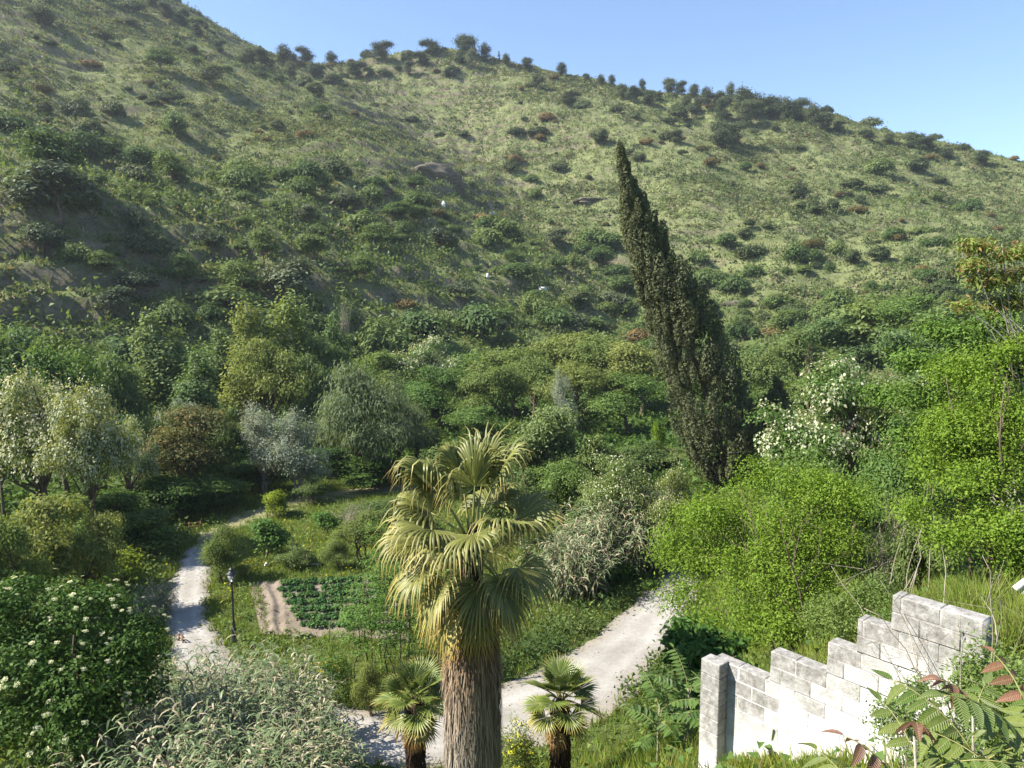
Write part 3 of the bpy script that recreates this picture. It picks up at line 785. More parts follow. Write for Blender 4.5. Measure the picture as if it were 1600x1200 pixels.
for k, (px, pt, d, w, s) in enumerate([(190, 760, 47, 120, 'at the big robinia end of the row'), (245, 745, 50, 110, 'second from the big robinia in the row'), (300, 744, 52, 100, 'below the rust-brown tree'),
                                    (345, 748, 53, 80, 'at the track end of the row'), (225, 790, 44, 110, 'standing in front of the row'), (155, 820, 40, 90, 'low beside the young robinia')]):
    T('dark', px, pt, d, w, 'hedge_tree', 'dense dark green hedge tree, ' + s, group='dark hedge trees behind the track')
for px, pt, d, w, s in [(395, 725, 58, 80, 'dark green bush under the silvery poplars'), (520, 700, 66, 100, 'dark bush under the willow'), (600, 715, 60, 110, 'dark green bush between willow and tall palm'),
                     (655, 655, 70, 90, 'round green bush behind the tall palm, next to the willow'), (700, 690, 58, 110, 'green bush directly behind the palm crown')]:
    T('dark' if 'dark' in s else 'mid_a', px, pt, d, w, 'leafy_bush', s, 'bush')
for kind, px, pt, d, w, s in [('mid_b', 870, 640, 58, 130, 'round green tree below the silver poplar sapling'), ('mid_a', 820, 665, 60, 90, 'green tree between the tall palm and the round green tree'),
                           ('mid_a', 935, 680, 57, 90, 'green tree beside the round one below the silver sapling'), ('mid_a', 760, 690, 52, 110, 'green tree behind the top of the tall palm'),
                           ('mid_a', 1000, 690, 62, 90, 'green bush below the shaded robinias near the bright column'), ('robinia_c', 880, 715, 46, 130, 'loose robinia above the cane thicket'),
                           ('mid_a', 1060, 700, 62, 80, 'green bush at the foot of the leaning cypress'), ('mid_a', 810, 730, 45, 110, 'green bush close behind the right fronds of the tall palm')]:
    T(kind, px, pt, d, w, 'leafy_tree', s)
T('flowering_c', 960, 705, 42, 190, 'flowering_robinia', 'pale-flowered robinia behind the cane thicket')
T('flowering_c', 1050, 725, 40, 130, 'flowering_robinia', 'small pale-flowered robinia between cane thicket and bright green tree')
T('lime_bush', 1027, 662, 66, 24, 'column_bush', 'narrow bright green column bush beside the leaning cypress', 'bush')
for kind, px, pt, d, w, s in [('poplar_a', 340, 520, 84, 80, 'slim poplar between the two poplar groups'), ('mid_b', 500, 530, 84, 90, 'green tree filling the gap behind the willow'), ('willow', 620, 620, 68, 110, 'smaller grey-green willow beside the big one'),
                           ('mid_b', 180, 560, 66, 90, 'green tree behind the small cream-flowered robinia'), ('mid_a', 350, 640, 62, 70, 'green tree between rust-brown and silvery trees'), ('robinia_c', 740, 640, 72, 110, 'shaded green tree in the dark hollow behind the tall palm'),
                           ('mid_a', 250, 640, 60, 90, 'green bushy tree between the rust-brown tree and the big robinia'), ('robinia_a', 835, 560, 92, 130, 'yellow-green robinia crown in front of the broad one')]:
    T(kind, px, pt, d, w, 'leafy_tree', s)
# right-hand side
for kind, px, pt, d, w, s in [('hill_tree', 1350, 478, 112, 130, 'dark green broad tree at the foot of the far slope'), ('mid_b', 1300, 500, 108, 90, 'green tree beside the broad one at the foot of the far slope'),
                           ('mid_a', 1250, 520, 104, 90, 'green bushy tree behind the leaning cypress at the far slope'), ('robinia_c', 1420, 470, 105, 110, 'green robinia at the foot of the far slope behind the flowering one'),
                           ('mid_a', 1190, 545, 98, 90, 'green bushy tree just behind the leaning cypress'), ('hill_tree', 1490, 490, 95, 120, 'green tree behind the bronze-tipped ailanthus'),
                           ('mid_a', 1235, 590, 80, 80, 'grey-green bush behind the small cypress')]:
    T(kind, px, pt, d, w, 'leafy_tree', s)
T('flowering_b', 1345, 552, 34, 270, 'flowering_robinia', 'large white-flowered robinia standing above the bright green tree')
T('flowering_b', 1270, 615, 37, 150, 'flowering_robinia', 'white-flowered robinia next to the small cypress')
T('flowering_c', 1420, 590, 33, 170, 'flowering_robinia', 'white-flowered robinia half hidden by the bronze-tipped ailanthus')
T('robinia_c', 1260, 690, 30, 160, 'robinia_tree', 'green robinia between the white-flowered ones and the bright green tree')

for kind, px, pt, d, w, s in [('robinia_c', 1440, 640, 26, 150, 'green robinia behind the grey leafless shrub'), ('mid_b', 1480, 560, 40, 150, 'green tree behind the light green ailanthus'), ('mid_a', 1390, 690, 30, 120, 'grey-green bush under the white-flowered robinias'),
                           ('mid_b', 1420, 520, 60, 130, 'green tree above the half-hidden white-flowered robinia'), ('mid_a', 1560, 540, 50, 140, 'green tree glimpsed through the bronze-tipped ailanthus'), ('mid_a', 1310, 560, 60, 120, 'green tree behind the top of the white-flowered robinia'), ('mid_a', 1450, 780, 19, 90, 'leafy bush between grey shrub and elm on the bank')]:
    T(kind, px, pt, d, w, 'leafy_tree', s)
for kind, px, pt, d, w, s in [('mid_b', 20, 520, 84, 110, 'green tree at the foot of the spur behind the big robinias'), ('dark', 80, 540, 78, 100, 'dark tree at the foot of the spur behind the big robinias'), ('mid_a', 140, 545, 80, 90, 'leafy tree between big robinias and the two-topped poplar'), ('hill_tree', -20, 545, 70, 110, 'broad tree at the foot of the spur beside the robinias')]:
    T(kind, px, pt, d, w, 'leafy_tree', s)

# ------------------------------------------------------------------ garden bushes
T('lime_bush', 427, 764, 51, 46, 'round_bush', 'bright lime green round bush on the lawn', 'bush')
T('mid_a', 487, 742, 55, 52, 'round_bush', 'olive green rounded bush at the far edge of the lawn', 'bush')
T('tamarisk', 345, 822, 38.6, 92, 'feathery_bush', 'yellow-green feathery bush beside the street lamp', 'bush')
T('orchard', 415, 812, 41.8, 66, 'fruit_tree', 'small broad-leaved fruit tree on the garden edge')
T('mid_a', 458, 850, 40.8, 62, 'low_bush', 'low rusty-green bush next to the fruit tree', 'bush')
T('lime_bush', 195, 858, 37.5, 80, 'round_bush', 'bright green bush between the hedge trees and the elder', 'bush')
T('young_robinia', 565, 795, 42.5, 95, 'leafy_bush', 'feathery green bush above the potato plot beside the palm fronds', 'bush')
T('tamarisk', 525, 838, 41, 70, 'feathery_bush', 'feathery bush at the back corner of the potato plot', 'bush')
T('mid_a', 600, 772, 50, 90, 'leafy_bush', 'rounded green bush behind the feathery ones by the plot', 'bush')
T('orchard', 505, 800, 47, 50, 'fruit_tree', 'second small fruit tree in the grass behind the potato plot')
T('tamarisk', 460, 795, 52, 46, 'feathery_bush', 'small feathery bush behind the lime green one on the lawn', 'bush')
T('young_robinia', 380, 878, 39.6, 36, 'leafy_bush', 'low yellowish bush between street lamp and fruit tree', 'bush')
T('deadwood', 545, 775, 47, 90, 'bare_shrub', 'twiggy half-bare shrub by the bare pink earth', 'shrub')
T('tamarisk', 575, 1028, 25.5, 70, 'leafy_bush', 'dark leafy bush beside the path behind the small palm', 'bush')
T('mid_a', 655, 790, 42, 90, 'leafy_bush', 'green bush behind the drooping fronds of the tall palm', 'bush')
T('deadwood', 1400, 740, 22, 110, 'bare_shrub', 'grey leafless twiggy shrub between the two bright green trees', 'shrub')
T('deadwood', 1365, 800, 20, 90, 'bare_shrub', 'grey half-dead shrub behind the top step of the wall', 'shrub')

# ------------------------------------------------------------------ leaning cypress
def cypress(name, base, path, prof, nplume, nleaf, seed, label, psize=0.5, ls=0.2, parts_name='crown'):
    rng = R(seed)
    base = np.array(base, float)
    P = catmull(np.array(path, float), 12) - base
    tt = np.linspace(0, 1, len(P))
    t = rng.random(nplume) ** 1.2
    c = np.stack([np.interp(t, tt, P[:, k]) for k in range(3)], -1)
    r = np.interp(t, *zip(*prof))
    a = rng.random(nplume) * 6.283
    rr = r * (0.42 + 0.58 * rng.random(nplume) ** 0.6)
    out = np.stack([np.cos(a), np.sin(a), 0 * a], -1)
    cl = c + out * rr[:, None]
    m_ = nplume * nleaf
    ci = np.repeat(np.arange(nplume), nleaf)
    # each plume is an upright pointed tuft
    k = rng.random(m_)
    ps = (psize * (0.6 + 0.7 * rng.random(nplume)) * (0.4 + 0.6 * np.clip(r / 2.0, 0.1, 1)))[ci]
    wid = ps * 0.42 * np.sqrt(np.clip(np.sin(np.pi * np.clip(0.1 + 0.88 * k, 0, 1)), 0, 1))
    th = rng.random(m_) * 6.283
    grow = unit(out * 0.25 + np.array([-0.12, 0, 1.0]))[ci]
    pos = cl[ci] + grow * ((k - 0.35) * ps * 2.3)[:, None] + np.stack([np.cos(th) * wid, np.sin(th) * wid, 0 * th], -1)
    nrm = unit(np.stack([np.cos(th), np.sin(th), 0.35 + 0 * th], -1) + rng.normal(size=(m_, 3)) * 0.45)
    L = ls * (0.7 + 0.6 * rng.random(m_))
    v, q = leaf_cards(rng, pos, nrm, L, L * 0.65, 0.0, grow + rng.normal(size=(m_, 3)) * 0.5, 0.0, True)
    t_ = thing(name, base, label, 'cypress')
    put('crown', make_mesh(name + '_crown', v, q, M['cypress']), t_)
    tb = MB()
    Pt = P.copy()
    tb.tube(Pt, np.linspace(max(0.1, 0.08 * prof[1][1]), 0.02, len(P)), 8)
    put('trunk', tb.mesh(name + '_trunk', M['bark'], True), t_)
    return t_
D = 50.0
b0 = at(1133, 745, D); b0.z = float(ground(b0.x, D)) - 0.2
path = [b0] + [at(px, py, D - 0.3 * k) for k, (px, py) in enumerate([(1125, 690), (1098, 600), (1062, 500), (1028, 425), (1000, 355), (982, 300), (969, 238)])]
cypress('leaning_cypress', b0, path, [(0, 0.35), (0.07, 2.2), (0.18, 2.85), (0.32, 2.65), (0.49, 2.0), (0.64, 1.35), (0.78, 0.72), (0.89, 0.28), (1, 0.02)], 820, 180, 5, 'tall dark cypress leaning steeply over the valley', 0.78, 0.155)
D = 51.0
for px0, px1, pt, rr, lab, sd in [(1203, 1216, 598, 1.25, 'smaller upright cypress close beside the leaning cypress', 6), (1168, 1180, 640, 1.0, 'short cypress in the lee of the leaning one', 8)]:
    b1 = at(px0, 745, D); b1.z = float(ground(b1.x, D)) - 0.2
    cypress('small_cypress', b1, [b1, at((px0 * 2 + px1) / 3, 700, D), at((px0 + px1) / 2, 655, D), at(px1, pt, D)], [(0, 0.3), (0.1, rr), (0.5, rr), (0.8, rr * 0.6), (1, 0.1)], 150, 110, sd, lab, 0.55, 0.19)
D = 82.0
b1 = at(1266, 600, D); b1.z = float(ground(b1.x, D)) - 0.2
cypress('small_cypress', b1, [b1, at(1266, 580, D), at(1267, 565, D), at(1267, 546, D)], [(0, 0.3), (0.1, 0.7), (0.5, 0.65), (0.8, 0.35), (1, 0.05)], 50, 60, 9, 'tiny slim cypress standing alone behind the white-flowered robinia', 0.55, 0.25)

# ------------------------------------------------------------------ bright green trees on our bank
def big_tree(name, seed, base, lobes, leaf, bark, nclump, nleaf, csize, lsize, label, cat='tree', nlimb=50, trunk_r=0.1, stems=3, spread=0.5, ratio=0.5, gap=0.5, flat=0.75, rndw=0.8, upw=0.5):
    lob = [(x - base[0], y - base[1], z - base[2], a, b_, c_) for x, y, z, a, b_, c_ in lobes]
    h = max(q[2] for q in lob)
    p = tree_proto(name, seed, h, lob, leaf, bark, nclump, nleaf, csize, lsize, ratio, trunk_r, nlimb, flat, gap, -0.5, 0.45, upw, 0.5, rndw, 0.15, None, stems, spread, rag=dict(k=8, lo=0.26, hi=0.5, keep=0.3))
    t = thing(name, base, label, cat)
    for pn, me in p['parts']:
        put(pn, me, t)
    return t
def L(px, py, d, rpx, rz=None, ry=None):
    p = at(px, py, d); s = d / FPX
    return (p.x, p.y, p.z, rpx * s, (ry or rpx) * s, (rz or rpx) * s)
bx = at(1265, 990, 19.5)
big_tree('elm_tree', 31, (bx.x, bx.y, float(ground(bx.x, bx.y))),
         [L(1130, 800, 22, 75, 55), L(1080, 830, 22.5, 55, 45), L(1070, 930, 21, 40, 35), L(1215, 770, 22, 85, 45), L(1295, 790, 21, 75, 50), L(1085, 880, 22, 48, 40), L(1160, 880, 20.5, 80, 60), L(1250, 870, 20, 85, 55), L(1315, 850, 20, 50, 45), L(1180, 830, 21.5, 80, 50), L(1225, 905, 19.6, 80, 55), L(1150, 985, 18.6, 55, 35), L(1290, 955, 18.8, 45, 35), L(1220, 985, 18.4, 50, 32), L(1250, 820, 20.6, 70, 45), L(1300, 900, 19.5, 55, 45), L(1055, 870, 23, 40, 40), L(1115, 950, 20, 65, 45), L(1200, 950, 19, 70, 40), L(1260, 940, 19.2, 60, 40)],
         'bright', 'bark', 2900, 26, 0.22, 0.085, 'bright spring-green elm with several thin stems below the stepped wall', stems=6, spread=1.2, trunk_r=0.04, nlimb=90)
bx = at(1545, 900, 15.0)
big_tree('elm_tree', 32, (bx.x, bx.y, float(ground(bx.x, bx.y))),
         [L(1480, 680, 16, 50, 35), L(1560, 640, 16, 70, 40), L(1640, 660, 15, 60, 60), L(1500, 760, 15, 62, 40), L(1580, 740, 15, 70, 50), L(1480, 840, 14.6, 52, 35), L(1560, 830, 14.3, 70, 45), L(1650, 800, 15, 70, 70), L(1430, 800, 15.5, 35, 28), L(1540, 700, 16, 80, 50), L(1520, 590, 16.5, 60, 36), L(1600, 560, 16.5, 60, 40), L(1460, 730, 16, 45, 35), L(1600, 880, 14, 50, 35)],
         'bright', 'bark', 2500, 25, 0.18, 0.068, 'bright spring-green elm on the bank above the stepped wall', stems=4, spread=0.5, trunk_r=0.045, nlimb=70)
bx = at(1600, 800, 19.0)
big_tree('ailanthus_tree', 33, (bx.x, bx.y, float(ground(bx.x, bx.y))),
         [L(1460, 570, 20, 60, 26), L(1400, 620, 21, 50, 26), L(1500, 520, 20, 50, 22), L(1480, 660, 19.5, 60, 30), L(1430, 690, 20.5, 45, 26), L(1530, 560, 19.5, 65, 28), L(1600, 575, 19, 65, 45), L(1450, 630, 20, 60, 26), L(1545, 500, 19, 45, 14), L(1600, 520, 19, 45, 25), L(1520, 610, 19, 60, 25)],
         'ailanthus', 'bark_pale', 1000, 26, 0.17, 0.12, 'light green ailanthus with pale limbs behind the elm on the bank', stems=2, spread=0.3, trunk_r=0.06, nlimb=40, ratio=0.4)
bx = at(1690, 760, 16.0)
big_tree('bronze_ailanthus', 34, (bx.x, bx.y, float(ground(bx.x, bx.y))),
         [L(1525, 385, 17, 28, 9), L(1575, 395, 17, 32, 10), L(1520, 415, 17, 22, 8), L(1545, 440, 17, 30, 10), L(1600, 430, 17, 40, 16), L(1585, 475, 17, 40, 12), L(1510, 480, 17, 24, 7), L(1640, 400, 17, 40, 20), L(1670, 470, 17, 50, 40)],
         'ailanthus_young', 'bark_pale', 330, 30, 0.11, 0.11, 'bronze-tipped young ailanthus with bare pale curving limbs', stems=1, spread=0.1, trunk_r=0.05, nlimb=26, ratio=0.35, gap=0.0)

# ------------------------------------------------------------------ tall fan palm
def fan_blade(rng, root, d, nrm, rad, nseg=36, spread=115, droop=0.8, free=0.42, dry=0.0, vfold=0.18, rings=8, pleat=0.035, wfac=1.0):
    """a fan of pleated segments joined near the root and hanging free towards their tips"""
    mb = MB()
    d = np.array(d, float) / np.linalg.norm(d); nrm = np.array(nrm, float)
    nrm = nrm - d * nrm.dot(d); nrm /= np.linalg.norm(nrm)
    s = np.cross(nrm, d)
    da = RAD(spread) * 2 / nseg
    rr = np.linspace(0.02, 1, rings)
    for k in range(nseg):
        a = -RAD(spread) + (k + 0.5) * da
        ln = rad * (1 - 0.22 * (a / RAD(spread)) ** 2) * rng.uniform(0.92, 1.06)
        dr = droop * rng.uniform(0.65, 1.3)
        a2 = a + rng.normal() * 0.02
        dirv = math.cos(a2) * d + math.sin(a2) * s + nrm * (abs(math.sin(a2)) * vfold)
        dirv /= np.linalg.norm(dirv)
        sd = -math.sin(a2) * d + math.cos(a2) * s
        p = np.array(root, float) + dirv * rr[0] * ln
        mids, wid = [], []
        for i, r in enumerate(rr):
            if i:
                g = dr * float(sstep(free * 0.75, 0.95, r))
                dv = dirv * max(0.06, 1 - g) + np.array([0, 0, -1.0]) * g
                p = p + dv / np.linalg.norm(dv) * (rr[i] - rr[i - 1]) * ln
            mids.append(p.copy())
            w = math.tan(da / 2) * min(r, free) * ln
            if r > free:
                w *= max(0.07, 1 - ((r - free) / (1 - free)) ** 0.7) * wfac
            wid.append(w)
        mids, wid = np.array(mids), np.array(wid)[:, None]
        up = nrm * pleat * rad * np.clip(np.array(wid) / (math.tan(da / 2) * free * ln), 0.1, 1)
        L_, R_ = mids - sd * wid, mids + sd * wid
        v = np.stack([L_, mids + up, R_], 1).reshape(-1, 3)
        i = np.arange(rings - 1)[:, None] * 3
        q = np.concatenate([np.concatenate([i, i + 1, i + 4, i + 3], 1), np.concatenate([i + 1, i + 2, i + 5, i + 4], 1)])
        al = dry + (1 - dry) * np.clip(rr, 0, 1) ** 2.6 * 0.72 * rng.uniform(0.8, 1.15)
        mb.add(v, q, None, np.repeat(np.clip(al, 0, 1), 3))
    return mb

def palm_frond(parent, rng, origin, az, e0, e1, plen, rad, droop, dry, nseg=36, tilt=None, mat='frond', spread=115, free=0.42, pr=0.022, vfold=0.18):
    """petiole leaves origin at elevation e0 and reaches e1 at the blade"""
    h = np.array([math.sin(az), math.cos(az), 0.0])
    n = 7
    pts = [np.array(origin, float)]
    for i in range(n):
        e = RAD(e0 + (e1 - e0) * (i + 0.5) / n)
        pts.append(pts[-1] + (h * math.cos(e) + np.array([0, 0, math.sin(e)])) * plen / n)
    e = RAD(e1)
    d = h * math.cos(e) + np.array([0, 0, math.sin(e)])
    up = -h * math.sin(e) + np.array([0, 0, math.cos(e)])
    tw = rng.normal() * 0.3 if tilt is None else tilt
    nrm = up * math.cos(tw) + np.cross(d, up) * math.sin(tw)
    bm = fan_blade(rng, pts[-1], d, nrm, rad, nseg, spread, droop, free, dry, vfold)
    o = put('frond', bm.mesh('frond', M[mat], False, 'along'), parent)
    pm = MB(); pm.tube(np.array(pts), np.linspace(pr * 1.5, pr * 0.6, n + 1), 5)
    put('petiole', pm.mesh('petiole', M['petiole'], True), o)
    return o

PD = 14.0
pc = at(737, 842, PD)
pg = float(ground(pc.x, PD))
palm = thing('fan_palm', (pc.x, PD, pg), 'tall fan palm with thick skirt of dead brown thatch', 'palm')
ch = pc.z - pg                                         # height of the crown's heart
rng = R(77)
heart = np.array([0, 0, ch])
spec = []
for az, e0, e1, pl, rd, dr, dy in [
        # upright young fronds
        (10, 86, 76, 1.15, 1.15, 0.75, 0.0), (-28, 80, 64, 1.2, 1.2, 0.85, 0.02), (75, 78, 58, 1.15, 1.15, 0.7, 0.0), (165, 86, 74, 1.05, 1.15, 0.9, 0.0), (-110, 72, 52, 1.2, 1.2, 0.9, 0.03),
        (40, 80, 66, 1.15, 1.1, 0.6, 0.0), (-72, 66, 44, 1.2, 1.2, 0.9, 0.05),
        # spreading fronds
        (-88, 52, 22, 0.85, 1.2, 0.95, 0.08), (25, 50, 20, 0.9, 1.2, 0.95, 0.05), (60, 46, 15, 0.9, 1.15, 0.85, 0.06), (98, 48, 18, 0.9, 1.1, 0.6, 0.08), (128, 50, 14, 0.85, 1.15, 0.9, 0.06),
        (175, 52, 5, 0.75, 1.1, 0.9, 0.08), (-165, 40, -5, 0.75, 1.15, 0.85, 0.1), (-130, 44, 4, 0.85, 1.2, 0.9, 0.12), (-100, 30, 0, 0.95, 1.1, 0.85, 0.2),
        # hanging older fronds
        (-120, 10, -35, 0.9, 1.2, 0.8, 0.16), (-150, 5, -50, 0.9, 1.2, 0.7, 0.2), (165, 0, -62, 0.8, 1.2, 0.6, 0.12), (140, 0, -50, 0.9, 1.2, 0.7, 0.14), (110, 8, -35, 0.9, 1.2, 0.75, 0.12), 
        (20, 5, -45, 0.9, 1.15, 0.7, 0.15), (-40, 5, -45, 0.9, 1.15, 0.7, 0.15), (-172, -28, -80, 0.9, 1.1, 0.4, 0.3), (150, -25, -80, 0.85, 1.15, 0.4, 0.2), (-140, -25, -78, 1.0, 1.1, 0.4, 0.45), 
        (115, -22, -75, 0.85, 1.15, 0.4, 0.16), (175, -45, -86, 0.8, 1.0, 0.3, 0.4), (-158, -50, -86, 0.85, 0.9, 0.3, 0.5)]:
    a = RAD(az)
    org = heart + np.array([math.sin(a) * 0.12, math.cos(a) * 0.12, -0.25 + 0.35 * max(0, e0) / 84 - 0.35 * max(0, -e0) / 50])
    palm_frond(palm, rng, org, a, e0 + rng.normal() * 3, e1 + rng.normal() * 5, pl * rng.uniform(0.92, 1.12), rd * (1.08 if e1 > -30 else 1.0), dr * 0.95, dy + 0.03, 34, None, 'frond', 112, 0.5)
# heart of the crown
hb = MB()
hb.lathe([(0.20, ch - 1.9), (0.24, ch - 1.2), (0.22, ch - 0.5), (0.16, ch - 0.1), (0.08, ch + 0.18), (0.01, ch + 0.34)], 12)
put('crown_heart', hb.mesh('crown_heart', M['fibre'], True), palm)
# trunk under a skirt of thatch
ZT = ch - 1.35
zz = np.linspace(-0.6, ZT, 26)
th = np.arange(40) * 2 * np.pi / 40
r0 = np.interp(zz, [-0.6, ZT - 2.2, ZT - 1.0, ZT], [0.50, 0.50, 0.47, 0.26])
RR = r0[:, None] * (1 + 0.10 * fbm(th[None] * 3 + zz[:, None] * 0.3, zz[:, None] * 0.9 + th[None] * 0, 91, 3))
tv_ = np.stack([RR * np.cos(th), RR * np.sin(th), np.repeat(zz[:, None], 40, 1)], -1).reshape(-1, 3)
k = np.arange(25)[:, None] * 40; j = np.arange(40)[None]
tm = MB(); tm.add(tv_, np.stack([k + j, k + (j + 1) % 40, k + 40 + (j + 1) % 40, k + 40 + j], -1).reshape(-1, 4), None, np.repeat(np.clip((ZT - zz) / 3, 0, 1), 40))
put('trunk', tm.mesh('palm_trunk', M['thatch'], True, 'along'), palm)
N = 5200
z0 = rng.uniform(0.0, ZT + 0.25, N); a0 = rng.random(N) * 6.283
ln = rng.uniform(0.35, 1.0, N); w = rng.uniform(0.008, 0.022, N)
rb = np.interp(z0, [0, ZT - 2.2, ZT - 1.0, ZT, ZT + 0.3], [0.50, 0.52, 0.5, 0.36, 0.22]) * rng.uniform(0.96, 1.08, N)
mb = MB(); V, A = [], []
for i, t in enumerate((0, 0.5, 1.0)):
    zi = z0 - ln * t
    ri = np.maximum(rb + 0.03 * t + (0.10 * t ** 1.5 + rng.normal(size=N) * 0.02) * (0.4 + 0.9 * (z0 > ZT - 0.9)), np.interp(zi, [0, ZT - 2.2, ZT - 1.0, ZT], [0.51, 0.53, 0.5, 0.3]))
    ai = a0 + rng.normal(size=N) * 0.05 * t
    wi = w * (1 - 0.65 * t) / ri
    for sg in (-1, 1):
        V.append(np.stack([ri * np.cos(ai + sg * wi), ri * np.sin(ai + sg * wi), zi], -1))
        A.append(np.clip((ZT - zi) / 3.0 + rng.normal(size=N) * 0.12, 0, 1))
V = np.stack(V, 1); A = np.stack(A, 1)
kk = np.arange(N)[:, None] * 6
mb.add(V.reshape(-1, 3), np.concatenate([kk + np.array([0, 1, 3, 2]), kk + np.array([2, 3, 5, 4])]), None, A.reshape(-1))
put('thatch', mb.mesh('palm_thatch', M['thatch'], False, 'along'), palm, kind='stuff')
# split in the skirt
sb = MB()
sb.tube([(0.06, -0.575, ZT - 2.0), (0.05, -0.60, ZT - 1.7), (0.03, -0.595, ZT - 1.35)], [0.02, 0.035, 0.012], 5)

# ------------------------------------------------------------------ two young fan palms
def young_palm(px, py, depth, label, seed, rad=0.6):
    rng = R(seed)
    p = at(px, py, depth)
    g = float(ground(p.x, depth))
    t = thing('young_fan_palm', (p.x, depth, g), label, 'palm', 'young fan palms beside the path')
    h = p.z - g
    tb = MB()
    tb.lathe([(0.0, -0.4), (0.20, -0.4), (0.19, h * 0.4), (0.24, h * 0.75), (0.22, h * 0.92), (0.08, h + 0.05), (0.0, h + 0.1)], 12)
    put('trunk', tb.mesh('young_trunk', M['fibre'], True), t)
    fb = MB(); Nf = 900
    zf = rng.uniform(0.2 * h, h, Nf); af = rng.random(Nf) * 6.283; lf = rng.uniform(0.1, 0.35, Nf)
    VV = []
    for tt_ in (0, 1.0):
        for sg in (-1, 1):
            r_ = 0.23 + 0.08 * tt_ * rng.random(Nf)
            VV.append(np.stack([r_ * np.cos(af + sg * 0.05 * (1 - 0.6 * tt_)), r_ * np.sin(af + sg * 0.05 * (1 - 0.6 * tt_)), zf - lf * tt_], -1))
    VV = np.stack(VV, 1); kf = np.arange(Nf)[:, None] * 4
    fb.add(VV.reshape(-1, 3), kf + np.array([0, 1, 3, 2]))
    put('fibre', fb.mesh('young_fibre', M['fibre']), t, kind='stuff')
    for i in range(24):
        u = i / 23
        az = i * 2.399 + rng.normal() * 0.15
        e0 = 86 - 95 * u
        e1 = e0 - 22 - 12 * u
        palm_frond(t, rng, (0.05 * math.sin(az), 0.05 * math.cos(az), h - 0.02 - 0.45 * max(0, u - 0.5)), az, e0, e1, rng.uniform(0.45, 0.62), rad * rng.uniform(0.9, 1.1), 0.10 + 0.25 * u, 0.02 + (0.45 * max(0, u - 0.55) / 0.45) + 0.1 * rng.random(), 30, None, 'fan_leaf', 125, 0.6, 0.012, 0.22)
    for i in range(5):
        az = rng.random() * 6.283
        palm_frond(t, rng, (0.1 * math.sin(az), 0.1 * math.cos(az), h - 0.5), az, -20, -65, 0.35, rad * 0.9, 0.5, 0.8 + 0.2 * rng.random(), 24, None, 'fan_leaf', 90, 0.5, 0.012)
    return t
young_palm(648, 1092, 19.0, 'young fan palm on the cane side of the tall palm trunk', 201, 0.66)
young_palm(876, 1092, 18.4, 'young fan palm with brown trunk standing in front of the pale track', 202, 0.60)

# ------------------------------------------------------------------ giant cane
def cane_meshes(name, seed, nst, rx, ry, h, lean=(-0.18, 0.05), dry=0.35, leaf_len=0.6, w=0.045, nl=15):
    rng = R(seed)
    st, lf = MB(), MB()
    LV, LA = [], []
    for i in range(nst):
        a = rng.random() * 6.283; r = math.sqrt(rng.random())
        f = np.array([math.cos(a) * r * rx, math.sin(a) * r * ry, -0.2])
        H = h * rng.uniform(0.6, 1.1) * (1 - 0.2 * r)
        ld = np.array([lean[0] + f[0] / rx * 0.22 + rng.normal() * 0.1, lean[1] + f[1] / ry * 0.15 + rng.normal() * 0.1, 0])
        t = np.linspace(0, 1, 5)[:, None]
        P = f + np.array([0, 0, H]) * t + ld * H * t ** 1.8 - np.array([0, 0, 1.0]) * H * 0.12 * t ** 3
        st.tube(P, np.linspace(0.016, 0.005, 5), 4, cap=False)
        sd = dry * rng.uniform(0.3, 1.7)
        for k in range(nl):
            u = 0.28 + 0.72 * (k + rng.random()) / nl
            b_ = np.array([np.interp(u, t[:, 0], P[:, c_]) for c_ in range(3)])
            az = k * 3.14 + rng.normal() * 0.7 + a
            hd = np.array([math.cos(az), math.sin(az), 0]) + np.array([lean[0], lean[1], 0]) * 2.2
            hd /= np.linalg.norm(hd)
            ll = leaf_len * rng.uniform(0.6, 1.2) * (1.1 - 0.4 * u)
            e = rng.uniform(0.5, 1.1) + 0.3 * u
            isdry = rng.random() < sd
            c = [b_]
            for s_ in range(3):
                e -= rng.uniform(0.45, 0.85)
                c.append(c[-1] + (hd * math.cos(e) + np.array([0, 0, math.sin(e)])) * ll / 3)
            c = np.array(c)
            sdv = np.cross(hd, [0, 0, 1.0]) + rng.normal(size=3) * 0.25
            sdv /= np.linalg.norm(sdv)
            ww = np.array([0.5, 1.0, 0.75, 0.05])[:, None] * w * 0.5
            LV.append(np.stack([c - sdv * ww, c + sdv * ww], 1).reshape(-1, 3))
            al = rng.uniform(0.6, 1.0) if isdry else rng.uniform(0.0, 0.45)
            LA.append(np.full(8, al))
    LV = np.array(LV); n_ = len(LV)
    kk = np.arange(n_)[:, None] * 8
    lf.add(LV.reshape(-1, 3), np.concatenate([kk + np.array([2 * s_, 2 * s_ + 1, 2 * s_ + 3, 2 * s_ + 2]) for s_ in range(3)]), None, np.array(LA).reshape(-1))
    return [('stalks', st.mesh(name + '_stalks', M['cane_stem'])), ('leaves', lf.mesh(name + '_leaves', M['cane_leaf'], False, 'along'))]
CANE = [cane_meshes('cane_%d' % k, 300 + k, 95, 1.25, 1.15, 4.75, leaf_len=0.66, w=0.056, nl=18, dry=0.28) for k in range(3)] + [cane_meshes('cane_dry', 310, 80, 1.3, 1.1, 4.2, (0.1, -0.08), 0.36, 0.75, 0.06)]
def cane(kind, x, y, label, group, s=1.0, rotz=0.0, sz=None):
    t = thing('cane_clump', (x, y, float(ground(x, y))), label, 'cane clump', group, rotz, (s, s, sz or s))
    for pn, me in CANE[kind]:
        put(pn, me, t, kind='stuff')
    return t
GB = 'giant cane clumps beside the elder bush'
